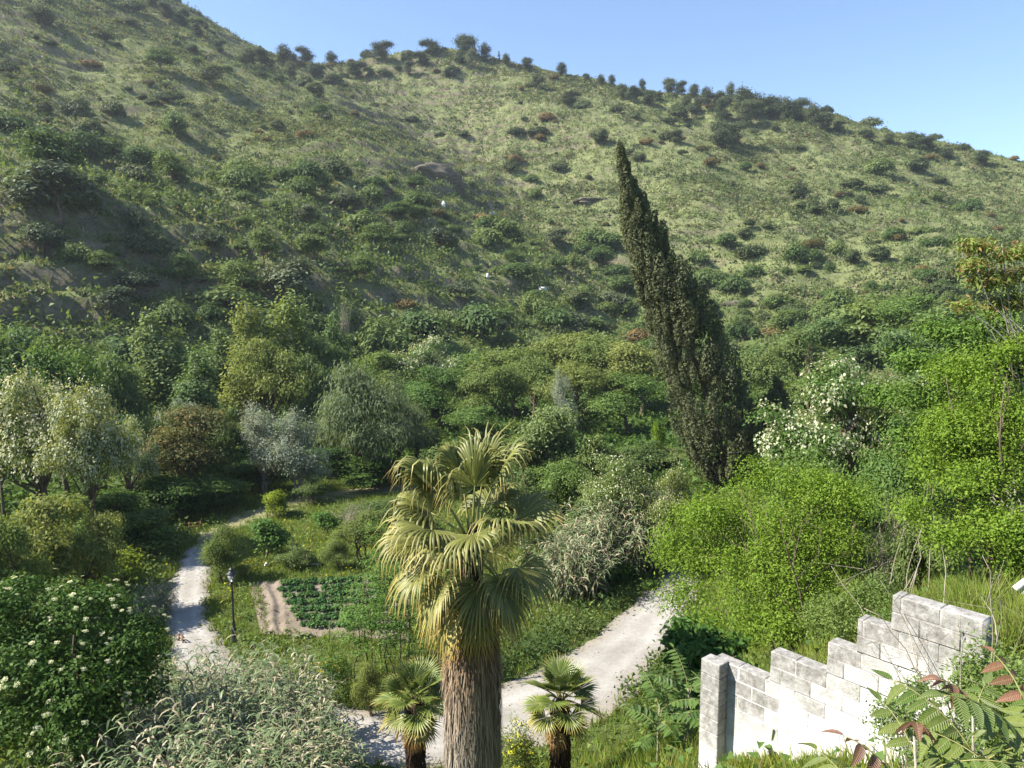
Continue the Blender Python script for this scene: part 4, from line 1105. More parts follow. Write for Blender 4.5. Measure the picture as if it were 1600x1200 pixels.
for k, (x, y, s, sz) in enumerate([(-10.6, 23.0, 1.0, 0.85), (-9.0, 23.6, 1.0, 0.88), (-7.4, 23.2, 1.0, 0.81), (-10.6, 20.8, 1.0, 1.02), (-8.6, 21.2, 1.0, 1.11), (-6.7, 21.2, 1.0, 0.96), (-9.6, 18.6, 1.0, 1.07), (-7.6, 19.0, 1.0, 1.11), (-5.8, 19.2, 1.0, 0.85), (-8.0, 16.8, 1.0, 1.02), (-6.2, 17.0, 1.0, 0.88), (-9.8, 16.4, 0.9, 0.90), (-4.9, 17.6, 0.9, 0.68), (-6.8, 15.0, 0.9, 0.79), (-5.1, 15.4, 0.9, 0.62)]):
    cane(k % 3, x, y, 'grey-green giant cane clump in the bed between elder bush and tall palm', GB, s, rnd.uniform(-0.5, 0.5), sz)
GC = 'giant cane clumps in the thicket by the track'
for k, (px, py, d, s) in enumerate([(905, 920, 38.5, 1.0), (940, 905, 40, 1.15), (985, 900, 40.5, 1.2), (1020, 893, 41, 1.0), (890, 935, 36.5, 0.85), (960, 890, 42, 1.25), (870, 930, 37.5, 0.9), (1005, 880, 42.5, 1.2)]):
    a, _ = ray(px, py)
    cane(3, a * d, d, 'straw-coloured giant cane clump in the thicket behind the track', GC, s * 1.2, rnd.uniform(-0.6, 0.6))
GD = 'dry canes by the bright bush'
for px, d in [(215, 33), (240, 34.5)]:
    a, _ = ray(px, 900)
    cane(3, a * d, d, 'short dry cane clump between elder bush and track', GD, 0.6, rnd.uniform(-0.6, 0.6), 0.55)

# ------------------------------------------------------------------ elder bush
bx = at(90, 1100, 18.5)
eb = (bx.x, bx.y, float(ground(bx.x, bx.y)))
lobes = [L(60, 960, 19.5, 90, 60), L(150, 960, 19.5, 75, 55), L(-20, 1000, 18, 100, 90), L(215, 1000, 19.5, 62, 60), L(100, 1050, 18.5, 110, 80), L(195, 1070, 19, 75, 70), L(30, 1130, 17.5, 110, 90), L(120, 1150, 17.5, 80, 80), L(-60, 950, 20, 80, 60)]
lob = [(x - eb[0], y - eb[1], z - eb[2], a, b_, c_) for x, y, z, a, b_, c_ in lobes]
p = tree_proto('elder', 41, 6.5, lob, 'elder', 'bark', 1700, 26, 0.17, 0.115, 0.5, 0.12, 40, 0.6, 0.45, -0.6, 0.5, 0.5, 0.6, 0.7, 0.15, None, 5, 0.8)
elder = thing('elder_bush', eb, 'large dark green elder bush dotted with flat cream flower heads', 'bush')
for pn, me in p['parts']:
    put(pn, me, elder)
rng = R(42)
cl, out = clump_points(rng, lob, 800, 0.98, 0.0)
ok = (out[:, 2] > 0.25) & (out @ np.array([-0.3, -0.75, 0.6]) > 0.1)
cl, out = cl[ok], out[ok]
nn = 46
a_ = np.arange(nn) * 2.399; r_ = np.sqrt(np.arange(nn) / nn) * 0.11
pp = np.stack([np.cos(a_) * r_, np.sin(a_) * r_, 0.03 - r_ ** 2 * 2.2], -1)
v, q = leaf_cards(rng, pp, unit(np.array([[0, 0, 1.0]]) + rng.normal(size=(nn, 3)) * 0.25), 0.045, 0.045, 0.0)
UM = make_mesh('elder_umbel', v, q, M['umbel'])
pick = rng.choice(len(cl), min(170, len(cl)), replace=False)
for i in pick:
    u = Vector(unit(out[i] + np.array([0, 0, 0.9])))
    s = rng.uniform(0.35, 0.75)
    put('flower_head', UM, elder, cl[i] + out[i] * 0.14, u.to_track_quat('Z', 'Y').to_euler(), (s, s, s))

# ------------------------------------------------------------------ stepped block wall
wf = at(1121, 1030, 9.7)
e_ = np.array([0.64, -0.768]); e_ /= np.linalg.norm(e_)
nv = np.array([-e_[1] * -1, 0]); nv = np.array([e_[1], -e_[0]])          # faces the camera side
if nv[1] > 0: nv = -nv
def s_of(px):
    a, _ = ray(px, 1000)
    return (a * wf.y - wf.x) / (e_[0] - a * e_[1])
edges = [0.0] + [s_of(px) for px in (1211, 1299, 1344, 1396)] + [s_of(1546)]
z_top0 = at(1165, 1040, wf.y + e_[1] * s_of(1165)).z
rotz = math.atan2(e_[1], e_[0])
m, n, l = new_mat('whitewashed_block')
ob = n.new('ShaderNodeAttribute'); ob.attribute_type = 'OBJECT'; ob.attribute_name = 'top_edge'
geo = n.new('ShaderNodeNewGeometry')
f = noise_tex(n, l, 2.2, 6, 0.65, geo.outputs['Position'])
pz = n.new('ShaderNodeSeparateXYZ'); l.new(geo.outputs['Position'], pz.inputs[0])
dz = n.new('ShaderNodeMath'); dz.operation = 'SUBTRACT'; l.new(ob.outputs['Fac'], dz.inputs[0]); l.new(pz.outputs[2], dz.inputs[1])
wm = n.new('ShaderNodeMapRange'); l.new(dz.outputs[0], wm.inputs[0])
wm.inputs[1].default_value, wm.inputs[2].default_value, wm.inputs[3].default_value, wm.inputs[4].default_value = 0.08, 1.1, 1.1, -0.12
mr = n.new('ShaderNodeMath'); mr.operation = 'MULTIPLY_ADD'; l.new(f, mr.inputs[0]); mr.inputs[1].default_value = 1.9; mr.inputs[2].default_value = -0.95
ad = n.new('ShaderNodeMath'); ad.operation = 'ADD'; ad.use_clamp = True; l.new(mr.outputs[0], ad.inputs[0]); l.new(wm.outputs[0], ad.inputs[1])
white = ramp(n, l, noise_tex(n, l, 5, 5, 0.6, geo.outputs['Position']), [(0.3, (0.46, 0.45, 0.42)), (0.6, (0.62, 0.61, 0.585))])
grey = ramp(n, l, noise_tex(n, l, 11, 7, 0.75, geo.outputs['Position']), [(0.32, (0.13, 0.12, 0.105)), (0.5, (0.25, 0.24, 0.22)), (0.68, (0.42, 0.405, 0.38))])
c = mixrgb(n, l, ad.outputs[0], white, grey)
b = n['Principled BSDF']; l.new(c, b.inputs['Base Color']); b.inputs['Roughness'].default_value = 0.92; b.inputs['Specular IOR Level'].default_value = 0.15
bp = n.new('ShaderNodeBump'); bp.inputs['Strength'].default_value = 0.55; bp.inputs['Distance'].default_value = 0.02
l.new(noise_tex(n, l, 26, 7, 0.7, geo.outputs['Position']), bp.inputs['Height']); l.new(bp.outputs[0], b.inputs['Normal'])
M['block'] = m
def bevel_box(name, sx, sy, sz, r, mat):
    import bmesh
    bm = bmesh.new()
    bmesh.ops.create_cube(bm, size=1.0)
    bmesh.ops.scale(bm, vec=(sx, sy, sz), verts=bm.verts)
    bmesh.ops.bevel(bm, geom=bm.edges[:], offset=r, segments=1, affect='EDGES')
    me = bpy.data.meshes.new(name); bm.to_mesh(me); bm.free(); me.materials.append(mat)
    return me
wall = thing('stepped_wall', (wf.x, wf.y, 0), 'stepped whitewashed concrete block wall with weathered grey top', 'wall', None, rotz)
BL, BH, BT = 0.40, 0.20, 0.20
blocks = {}
def block(len_, x0, zc, weather, name='block', y=0.0, t=BT, h=BH, r=0.010):
    key = (round(len_, 2), round(t, 2), round(h, 2), r)
    if key not in blocks:
        blocks[key] = bevel_box('wall_block', key[0] - 0.004, t, key[2] - 0.004, r, M['block'])
    o = put(name, blocks[key], wall, (x0 + len_ / 2, y + rnd.uniform(-0.002, 0.002), zc), (rnd.uniform(-0.004, 0.004), 0, 0))
    o['top_edge'] = weather
    return o
core = MB()
flip = 1.0                                             # local +y is away from the camera side or not
STEP = 0.40
tops = [z_top0 + STEP * i for i in range(5)]
def section(x):
    return max(i for i in range(5) if edges[i] <= x + 1e-6)
zlow = min(float(ground(*(np.array([wf.x, wf.y]) + e_ * s))) for s in np.linspace(0, edges[5], 9)) - 0.3
zt = tops[4]; row = 0
while zt > zlow:                                       # courses run through the whole wall, each from the step it belongs to
    x_start = min(edges[i] for i in range(5) if tops[i] >= zt - 0.01)
    x = x_start - (x_start % BL) - (BL / 2 if row % 2 else 0.0)
    while x < edges[5] - 1e-3:
        a_, b_ = max(x, x_start), min(x + BL, edges[5])
        if b_ - a_ > 0.05:
            i = section((a_ + b_) / 2)
            on_top = abs(tops[i] - zt) < 0.01
            block(b_ - a_, a_, zt - BH / 2, tops[i] - (0.12 if i in (0, 4) else 0.0), r=rnd.choice((0.009, 0.012, 0.016)) if on_top else rnd.choice((0.004, 0.006, 0.009)))
        x += BL
    zt -= BH; row += 1
for i in range(5):
    core.box(((edges[i] + edges[5]) / 2, 0, (tops[i] + (tops[i - 1] if i else zlow)) / 2 - 0.012), ((edges[5] - edges[i]) / 2 - 0.012, BT / 2 - 0.004, (tops[i] - (tops[i - 1] if i else zlow)) / 2 - 0.001))
co_ = put('mortar', core.mesh('mortar', M['block']), wall); co_['top_edge'] = z_top0 + 0.6
# end pier stands proud on the camera side
sgn = 1.0 if (np.array([-math.sin(rotz), math.cos(rotz)]) @ nv) > 0 else -1.0
z = z_top0 + 0.02; row = 0
while z > float(ground(wf.x, wf.y)) - 0.3:
    o = block(0.30, -0.06, z - 0.1, z_top0 - 0.65, 'pier_block', sgn * 0.19, 0.22, 0.2, 0.008)
    z -= BH; row += 1

# ------------------------------------------------------------------ street lamps
def street_lamp(px, py, depth, label):
    a, _ = ray(px, py)
    x = a * depth
    g = float(ground(x, depth))
    t = thing('street_lamp', (x, depth, g), label, 'street lamp', 'old-fashioned street lamps along the track')
    H = 3.35
    b_ = MB(); b_.lathe([(0.0, 0), (0.15, 0), (0.15, 0.06), (0.11, 0.10), (0.095, 0.5), (0.115, 0.54), (0.115, 0.6), (0.08, 0.64), (0.07, 0.86), (0.085, 0.89), (0.055, 0.95)], 12)
    put('base', b_.mesh('lamp_base', M['iron'], True), t)
    p_ = MB(); p_.lathe([(0.05, 0.92), (0.042, 2.0), (0.036, H - 0.66), (0.06, H - 0.64), (0.05, H - 0.6), (0.03, H - 0.56)], 12)
    put('post', p_.mesh('lamp_post', M['iron'], True), t)
    fr_ = MB()
    fr_.tube([(-0.22, 0, H - 0.68), (0.22, 0, H - 0.68)], 0.012, 6)
    for sx_ in (-1, 1):
        for sy_ in (-1, 1):
            fr_.tube([(sx_ * 0.085, sy_ * 0.085, H - 0.56), (sx_ * 0.155, sy_ * 0.155, H - 0.2)], 0.011, 5)
    fr_.box((0, 0, H - 0.565), (0.10, 0.10, 0.015)); fr_.box((0, 0, H - 0.195), (0.17, 0.17, 0.015))
    lan = put('lantern', fr_.mesh('lantern', M['iron']), t)
    for k in range(4):
        pa = MB()
        a0_, a1_ = 0.08, 0.148
        pa.add([(-a0_, -a0_, H - 0.55), (a0_, -a0_, H - 0.55), (a1_, -a1_, H - 0.21), (-a1_, -a1_, H - 0.21), (-a0_, -a0_ + 0.005, H - 0.55), (a0_, -a0_ + 0.005, H - 0.55), (a1_, -a1_ + 0.005, H - 0.21), (-a1_, -a1_ + 0.005, H - 0.21)],
               [[0, 1, 2, 3], [7, 6, 5, 4], [0, 4, 5, 1], [2, 6, 7, 3], [0, 3, 7, 4], [1, 5, 6, 2]])
        put('pane', pa.mesh('pane', M['glass']), lan, rot=(0, 0, k * math.pi / 2))
    c_ = MB(); c_.lathe([(0.24, H - 0.18), (0.235, H - 0.16), (0.11, H - 0.06), (0.10, H - 0.02), (0.12, H), (0.10, H + 0.03), (0.03, H + 0.09), (0.02, H + 0.13), (0.035, H + 0.15), (0.0, H + 0.19)], 8)
    put('cap', c_.mesh('lamp_cap', M['iron'], False), t)
    return t
street_lamp(366, 1000, 31.6, 'black street lamp with lantern standing between track and garden plot')
street_lamp(779, 1055, 28.2, 'black street lamp half hidden behind the tall palm')

# ------------------------------------------------------------------ vegetable plot
m, n, l = new_mat('dry_soil')
tc = n.new('ShaderNodeTexCoord'); co = tc.outputs['Object']
c = ramp(n, l, noise_tex(n, l, 1.3, 7, 0.7, co), [(0.3, (0.11, 0.086, 0.06)), (0.7, (0.245, 0.20, 0.15))])
b = n['Principled BSDF']; l.new(c, b.inputs['Base Color']); b.inputs['Roughness'].default_value = 0.97
bp = n.new('ShaderNodeBump'); bp.inputs['Strength'].default_value = 0.9; bp.inputs['Distance'].default_value = 0.08
l.new(noise_tex(n, l, 6, 8, 0.75, co), bp.inputs['Height']); l.new(bp.outputs[0], b.inputs['Normal'])
M['soil'] = m
c00, c10, c01, c11 = [np.array(at_z(*p, 0))[:2] for p in [(408, 992), (640, 1002), (388, 912), (640, 896)]]
nu, nw = 60, 60
uu, ww_ = np.meshgrid(np.linspace(0, 1, nu), np.linspace(0, 1, nw))
xy = (c00 * (1 - uu[..., None]) + c10 * uu[..., None]) * (1 - ww_[..., None]) + (c01 * (1 - uu[..., None]) + c11 * uu[..., None]) * ww_[..., None]
NROW = 8
edge_ = np.minimum(np.minimum(uu, 1 - uu), np.minimum(ww_, 1 - ww_))
furrow = np.where(uu < 0.19, 0.09 * np.sin((uu + 0.012 * np.sin(ww_ * 9)) * 2 * np.pi / 0.085) * sstep(0.0, 0.03, uu), 0.07 * np.cos(ww_ * NROW * 2 * np.pi))
zs = ground(xy[..., 0], xy[..., 1]) + 0.04 + (furrow + 0.06) * sstep(0, 0.05, edge_) + fbm(xy[..., 0] * 2, xy[..., 1] * 2, 77, 2) * 0.03
k = (np.arange(nw - 1)[:, None] * nu + np.arange(nu - 1)[None]).reshape(-1)
put('garden_soil', make_mesh('garden_soil', np.concatenate([xy, zs[..., None]], -1), np.stack([k, k + 1, k + nu + 1, k + nu], -1), M['soil'], True), kind='structure', label='bare ridged soil of the vegetable plot')
def potato_mesh(seed):
    rng = R(seed)
    cl, out = clump_points(rng, [(0, 0, 0.16, 0.2, 0.2, 0.17)], 26, 0.5, -0.1)
    v, q = foliage(rng, cl, out, 9, 0.05, 0.14, 0.65, 0.6)
    return make_mesh('potato_leaves', v, q, M['potato'])
POT = [potato_mesh(500 + k) for k in range(4)]
for r in range(NROW):
    w_ = (r + 0.5 + 0.5) / NROW
    if w_ > 0.98: continue
    u = 0.19 + 0.10 * (1 - w_) ** 1.5 + 0.02 * math.sin(w_ * 7) + rnd.uniform(0, 0.02)
    while u < 0.97:
        p = (c00 * (1 - u) + c10 * u) * (1 - w_) + (c01 * (1 - u) + c11 * u) * w_
        p = p + np.array([rnd.uniform(-0.06, 0.06), rnd.uniform(-0.06, 0.06)])
        s = rnd.uniform(0.68, 1.08)
        if rnd.random() < 0.03:
            u += 0.045
            continue
        put('potato_plant', POT[rnd.randrange(4)], None, (p[0], p[1], float(ground(p[0], p[1])) + 0.12), (0, 0, rnd.uniform(0, 6.28)), (s, s, s * 0.95),
            label='low leafy potato plant growing in a row of the vegetable plot', category='vegetable plant', group='potato plants in rows on the plot')
        u += 0.047 + rnd.uniform(-0.006, 0.006)
# ------------------------------------------------------------------ ailanthus and other leafy plants on our bank
def leaflet_shape(name, L_, W_, mat, curl=0.12, fold=0.18):
    t = np.array([0, 0.12, 0.3, 0.52, 0.75, 0.9, 1.0])
    w = np.array([0.08, 0.75, 1.0, 0.9, 0.55, 0.22, 0.0]) * W_ * 0.5
    mid = np.stack([t * L_, 0 * t, -curl * L_ * t ** 2], -1)
    v = np.stack([mid + np.stack([0 * w, -w, w * fold], -1), mid, mid + np.stack([0 * w, w, w * fold], -1)], 1).reshape(-1, 3)
    i = np.arange(6)[:, None] * 3
    q = np.concatenate([np.concatenate([i, i + 3, i + 4, i + 1], 1), np.concatenate([i + 1, i + 4, i + 5, i + 2], 1)])
    return make_mesh(name, v, q, mat, True)

def pinnate(parent, base, az, el, length, npair, leaflet, ls, seed, mat_stem='petiole', droop=0.9, split=True, r=0.006):
    """a feather-shaped leaf: curved stalk with opposite leaflets"""
    rng = R(seed)
    h = np.array([math.cos(az), math.sin(az), 0.0])
    n_ = 9
    pts = [np.array(base, float)]; e = el
    dirs = []
    for i in range(n_):
        d = h * math.cos(e) + np.array([0, 0, math.sin(e)])
        dirs.append(d); pts.append(pts[-1] + d * length / n_)
        e -= droop / n_
    dirs.append(dirs[-1])
    pts, dirs = np.array(pts), np.array(dirs)
    st = MB(); st.tube(pts, np.linspace(r, r * 0.35, n_ + 1), 5)
    leaf = put('leaf', st.mesh('leaf_stalk', M[mat_stem], True), parent)
    side = np.cross(h, [0, 0, 1.0])
    for k in range(npair * 2 + 1):
        tip = k == npair * 2
        u = 1.0 if tip else 0.24 + 0.74 * (k // 2 + 0.3 * (k % 2)) / npair
        p = np.array([np.interp(u * n_, np.arange(n_ + 1), pts[:, c_]) for c_ in range(3)])
        d = np.array([np.interp(u * n_, np.arange(n_ + 1), dirs[:, c_]) for c_ in range(3)])
        sg = 1 if k % 2 else -1
        x = d if tip else side * sg + d * 0.35 - np.array([0, 0, 0.28 + rng.random() * 0.25])
        x = x / np.linalg.norm(x)
        up = np.cross(side, d); up = up if up[2] > 0 else -up
        z = up + rng.normal(size=3) * 0.15; z = z - x * z.dot(x); z /= np.linalg.norm(z)
        y = np.cross(z, x)
        s = ls * (1 - 0.35 * abs(u - 0.5)) * rng.uniform(0.85, 1.1)
        o = put('leaflet', leaflet[int(rng.integers(len(leaflet)))], leaf)
        o.matrix_local = Matrix(((x[0] * s, y[0] * s, z[0] * s, p[0]), (x[1] * s, y[1] * s, z[1] * s, p[1]), (x[2] * s, y[2] * s, z[2] * s, p[2]), (0, 0, 0, 1)))
    return leaf
def leaflet_mat(name, c1, c2, rib, trans=0.35):
    """broad leaf seen close: pale midrib and side veins along the leaflet's own axes"""
    m, n, l = new_mat(name)
    tc = n.new('ShaderNodeTexCoord'); sp = n.new('ShaderNodeSeparateXYZ'); l.new(tc.outputs['Object'], sp.inputs[0])
    oi = n.new('ShaderNodeObjectInfo')
    ay = n.new('ShaderNodeMath'); ay.operation = 'ABSOLUTE'; l.new(sp.outputs[1], ay.inputs[0])
    ph = n.new('ShaderNodeMath'); ph.operation = 'MULTIPLY_ADD'; l.new(ay.outputs[0], ph.inputs[0]); ph.inputs[1].default_value = -0.9; l.new(sp.outputs[0], ph.inputs[2])
    sc_ = n.new('ShaderNodeMath'); sc_.operation = 'MULTIPLY'; l.new(ph.outputs[0], sc_.inputs[0]); sc_.inputs[1].default_value = 75.0
    si = n.new('ShaderNodeMath'); si.operation = 'SINE'; l.new(sc_.outputs[0], si.inputs[0])
    col = ramp(n, l, oi.outputs['Random'], [(0.0, c1), (1.0, c2)])
    col = mixrgb(n, l, 0.8, col, ramp(n, l, noise_tex(n, l, 7, 5, 0.6, tc.outputs['Object']), [(0.3, (0.7, 0.72, 0.6)), (0.7, (1.2, 1.15, 1.1))]), 'MULTIPLY')
    vm = n.new('ShaderNodeMapRange'); l.new(si.outputs[0], vm.inputs[0]); vm.inputs[1].default_value, vm.inputs[2].default_value, vm.inputs[4].default_value = 0.75, 1.0, 0.35
    col = mixrgb(n, l, vm.outputs[0], col, rib)
    rm = n.new('ShaderNodeMapRange'); l.new(ay.outputs[0], rm.inputs[0]); rm.inputs[1].default_value, rm.inputs[2].default_value, rm.inputs[3].default_value, rm.inputs[4].default_value = 0.006, 0.014, 0.85, 0.0
    col = mixrgb(n, l, rm.outputs[0], col, rib)
    b = n['Principled BSDF']; l.new(col, b.inputs['Base Color']); b.inputs['Roughness'].default_value = 0.42; b.inputs['Specular IOR Level'].default_value = 0.4
    bp = n.new('ShaderNodeBump'); bp.inputs['Strength'].default_value = 0.5; bp.inputs['Distance'].default_value = 0.01
    l.new(si.outputs[0], bp.inputs['Height']); l.new(bp.outputs[0], b.inputs['Normal'])
    t = n.new('ShaderNodeBsdfTranslucent'); l.new(col, t.inputs['Color'])
    mx = n.new('ShaderNodeMixShader'); mx.inputs[0].default_value = trans
    l.new(b.outputs[0], mx.inputs[1]); l.new(t.outputs[0], mx.inputs[2]); l.new(mx.outputs[0], n['Material Output'].inputs['Surface'])
    return m
M['lf'] = leaflet_mat('ailanthus_leaflet', (0.06, 0.125, 0.022), (0.125, 0.215, 0.045), (0.20, 0.26, 0.10))
M['lfy'] = leaflet_mat('young_ailanthus_leaflet', (0.105, 0.18, 0.035), (0.21, 0.26, 0.07), (0.28, 0.29, 0.13))
M['lfr'] = leaflet_mat('red_ailanthus_leaflet', (0.20, 0.11, 0.06), (0.36, 0.18, 0.13), (0.34, 0.25, 0.14))
LF = [leaflet_shape('leaflet', 1.0, 0.36, M['lf'], c_, f_) for c_, f_ in ((0.12, 0.18), (0.28, 0.4), (-0.05, 0.3))]
LFY = [leaflet_shape('leaflet_young', 1.0, 0.40, M['lfy'], c_, f_) for c_, f_ in ((0.15, 0.2), (0.35, 0.45), (0.0, 0.3))]
LFR = [leaflet_shape('leaflet_red', 1.0, 0.42, M['lfr'], c_, f_) for c_, f_ in ((0.3, 0.4), (0.5, 0.6))]

def ailanthus_plant(x, y, h, label, seed, tiers, length, npair, ls, red=False, stem_r=0.02, lean=(0, 0)):
    rng = R(seed)
    g = float(ground(x, y))
    t = thing('ailanthus_sapling', (x, y, g), label, 'sapling')
    P = np.array([(lean[0] * u * h, lean[1] * u * h, -0.2 + u * (h + 0.2)) for u in np.linspace(0, 1, 6)])
    P[1:-1, :2] += rng.normal(size=(4, 2)) * 0.02
    sm = MB(); sm.tube(P, np.linspace(stem_r, stem_r * 0.4, 6), 7)
    put('stem', sm.mesh('sapling_stem', M['bark_pale'], True), t)
    for i in range(tiers):
        u = 0.45 + 0.55 * (i / max(1, tiers - 1))
        b_ = [np.interp(u, np.linspace(0, 1, 6), P[:, c_]) for c_ in range(3)]
        young = red and u > 0.9
        pinnate(t, b_, i * 2.4 + seed, 0.35 + 0.75 * (u - 0.45) / 0.55, length * rng.uniform(0.8, 1.1) * (0.55 if young else 1), max(3, int(npair * (0.6 if young else 1))), LFR if young and i == tiers - 1 else (LFY if (red and u > 0.62) else LF), ls * (0.7 if young else 1), seed * 50 + i, r=0.005 * (1.4 if length > 0.5 else 1))
    return t
def on_ray(px, py, d):
    p = at(px, py, d); return p
for px, py, d, top, lab, sd, ti in [(1075, 1120, 12.5, 1075, 'feathery-leaved ailanthus sapling beside the wall pier', 61, 13), (1030, 1150, 12.0, 1100, 'feathery-leaved ailanthus sapling at the edge of the pale track', 62, 11), (1120, 1180, 11.0, 1120, 'low ailanthus sapling at the foot of the wall pier', 63, 9)]:
    p = at(px, top, d); g = float(ground(p.x, d))
    ailanthus_plant(p.x, d, max(0.8, p.z - g), lab, sd, ti, 0.75, 8, 0.2)
for px, top, d, lab, sd, ti, lean in [(1520, 1105, 3.5, 'close ailanthus sapling with red young leaves at its tip', 71, 12, (0, 0)), (1605, 1110, 3.2, 'close ailanthus sapling with pinkish tip leaves at the very edge of the bank', 72, 11, (0, 0)), (1450, 1150, 3.2, 'short ailanthus sapling with bronze leaves below the red-tipped one', 73, 9, (-0.05, 0)), (1400, 1225, 3.0, 'lowest ailanthus sapling in front of the white wall', 74, 8, (0, 0))]:
    p = at(px, top, d); g = float(ground(p.x, d))
    ailanthus_plant(p.x, d, max(0.4, p.z - g), lab, sd, ti, 0.50, 6, 0.17, True, 0.014, lean)
def sapling_grove():
    lab = 'thin-stemmed ailanthus sapling among those between potato plot and tall palm'
    rng = R(81)
    for i, (px, top, d) in enumerate([(572, 870, 29.5), (592, 850, 30), (605, 880, 28.5), (622, 860, 29), (640, 900, 28), (552, 940, 28), (575, 915, 27.5), (612, 925, 27.6), (590, 805, 38), (625, 820, 36)]):
        a, b_ = ray(px, top)
        x = a * d; g = float(ground(x, d)); h = CAM_Z + b_ * d - g
        cl = np.stack([rng.normal(size=30) * 0.45, rng.normal(size=30) * 0.45, h * rng.uniform(0.4, 1.0, 30)], -1)
        o_ = unit(cl * np.array([1, 1, 0.15]))
        v, q = foliage(rng, cl, o_, 24, 0.19, 0.14, 0.36, 0.4, 0.7, 0.4, 0.5, 0.25)
        t = thing('ailanthus_sapling', (x, d, g), lab, 'sapling', 'ailanthus saplings by the potato plot')
        put('crown', make_mesh('sapling_crown', v, q, M['ailanthus']), t)
        tb = MB(); tb.tube(limb_path(rng, (0, 0, -0.2), (rng.normal() * 0.15, rng.normal() * 0.15, h), 6, 0, 0.02), np.linspace(0.035, 0.008, 6), 6)
        for c_ in cl[:14]:
            tb.tube([(0, 0, c_[2] * 0.9), c_ * np.array([0.5, 0.5, 0.97]), c_], [0.008, 0.006, 0.003], 4, cap=False)
        put('trunk', tb.mesh('sapling_trunk', M['bark'], True), t)
sapling_grove()
bx = at(1090, 1075, 15.0)
big_tree('fig_bush', 35, (bx.x, bx.y, float(ground(bx.x, bx.y))), [L(1070, 1000, 15.5, 35, 25), L(1110, 1010, 15, 45, 30), L(1070, 1040, 15, 35, 30), L(1130, 1050, 14.5, 40, 30), L(1100, 1090, 14, 35, 25)], 'fig', 'bark_pale', 260, 22, 0.10, 0.15, 'dark broad-leaved fig bush between bright elm and track', 'bush', 22, 0.035, 4, 0.3, 0.6, 0.0)
bx = at(1420, 1170, 5.4)
big_tree('small_leaved_bush', 36, (bx.x, bx.y, float(ground(bx.x, bx.y)) - 0.1), [L(1400, 1120, 5.4, 45, 35), L(1450, 1100, 5.2, 40, 40), L(1420, 1170, 5.2, 60, 40), L(1500, 1150, 5.0, 50, 45)], 'robinia_green', 'dry_stem', 260, 20, 0.05, 0.028, 'fine-leaved bush growing against the white face of the wall', 'bush', 40, 0.012, 4, 0.1, 0.55, 0.0)

# weeds, yellow flowers
def weed(px, py_top, d, wpx, leaf, label, cat, nclump, nleaf, ls, flower=None, seed=0, name='weed_bush'):
    a, b_ = ray(px, py_top)
    x = a * d; g = float(ground(x, d)); h = max(0.35, CAM_Z + b_ * d - g); r = wpx / FPX * d * 0.5
    rng = R(900 + seed)
    lob = [(0, 0, h * 0.45, r, r, h * 0.55)] + [(rng.normal() * r * 0.4, rng.normal() * r * 0.4, h * 0.4, r * 0.6, r * 0.6, h * 0.45) for _ in range(3)]
    cl, out = clump_points(rng, lob, nclump, 0.4, -0.1)
    if leaf == 'grass':
        nb = nclump * nleaf // 2
        aa, rr_ = rng.random(nb) * 6.283, np.sqrt(rng.random(nb)) * r
        bp_ = np.stack([np.cos(aa) * rr_, np.sin(aa) * rr_, 0 * aa], -1)
        bp_[:, 2] = ground(x + bp_[:, 0], d + bp_[:, 1]) - g - 0.03
        a2 = rng.random(nb) * 6.283
        v, q = leaf_cards(rng, bp_, unit(np.stack([np.cos(a2), np.sin(a2), 0.2 + 0 * a2], -1)), h * rng.uniform(0.35, 1.1, nb), 0.012 + 0.006 * rng.random(nb), 0.15, np.stack([rng.normal(size=nb) * 0.35, rng.normal(size=nb) * 0.35, np.ones(nb)], -1))
    else:
        v, q = foliage(rng, cl, out, nleaf, r * 0.12 + 0.03, ls, 0.35, 0.8, 0.4, 0.4, 0.9, 0.0, 0.8)
    t = thing(name, (x, d, g), label, cat)
    put('foliage', make_mesh(name + '_foliage', v, q, M[leaf]), t)
    if flower:
        pk = rng.choice(len(cl), min(len(cl), flower), replace=False)
        v, q = foliage(rng, cl[pk] + out[pk] * 0.06, out[pk], 7, 0.05, 0.06, 0.8, 0.7)
        put('flowers', make_mesh(name + '_flowers', v, q, M['yellowflower']), t)
weed(515, 1018, 26.5, 70, 'robinia_green', 'yellow-flowering bush between cane bed and dark leafy bush', 'bush', 150, 24, 0.11, 60, 1, 'flowering_bush')
weed(805, 1125, 18.0, 70, 'robinia', 'yellow-flowering bush between tall palm trunk and young palm', 'bush', 190, 24, 0.08, 60, 2, 'flowering_bush')
weed(345, 940, 36.0, 45, 'robinia', 'weedy clump with yellow flowers in the grass by the street lamp', 'weeds', 80, 18, 0.12, 30, 3)
weed(400, 880, 41.0, 40, 'robinia', 'yellow-flowered weeds below the fruit tree', 'weeds', 70, 18, 0.12, 50, 4)
weed(1020, 1145, 13.0, 90, 'grass', 'tall grassy weeds at the bottom edge of the track', 'weeds', 150, 24, 0.12, None, 5)
weed(1180, 1178, 9.0, 100, 'grass', 'pale grassy weeds at the foot of the wall pier', 'weeds', 160, 26, 0.09, None, 6)
weed(1270, 1192, 8.0, 110, 'grass', 'pale grassy weeds along the foot of the white wall', 'weeds', 160, 26, 0.08, None, 7)
weed(1310, 925, 14.0, 110, 'robinia_green', 'leafy green weeds behind the second step of the wall', 'weeds', 200, 26, 0.07, None, 8)
weed(1370, 900, 14.0, 80, 'robinia_green', 'leafy green weeds behind the top step of the wall', 'weeds', 160, 26, 0.07, None, 9)
weed(1470, 900, 12.5, 150, 'grass', 'yellowish grassy weeds on the bank behind the wall', 'weeds', 200, 26, 0.10, None, 10)
weed(1570, 930, 10.5, 130, 'grass', 'yellowish grassy weeds at the upper end of the wall', 'weeds', 200, 26, 0.09, None, 11)
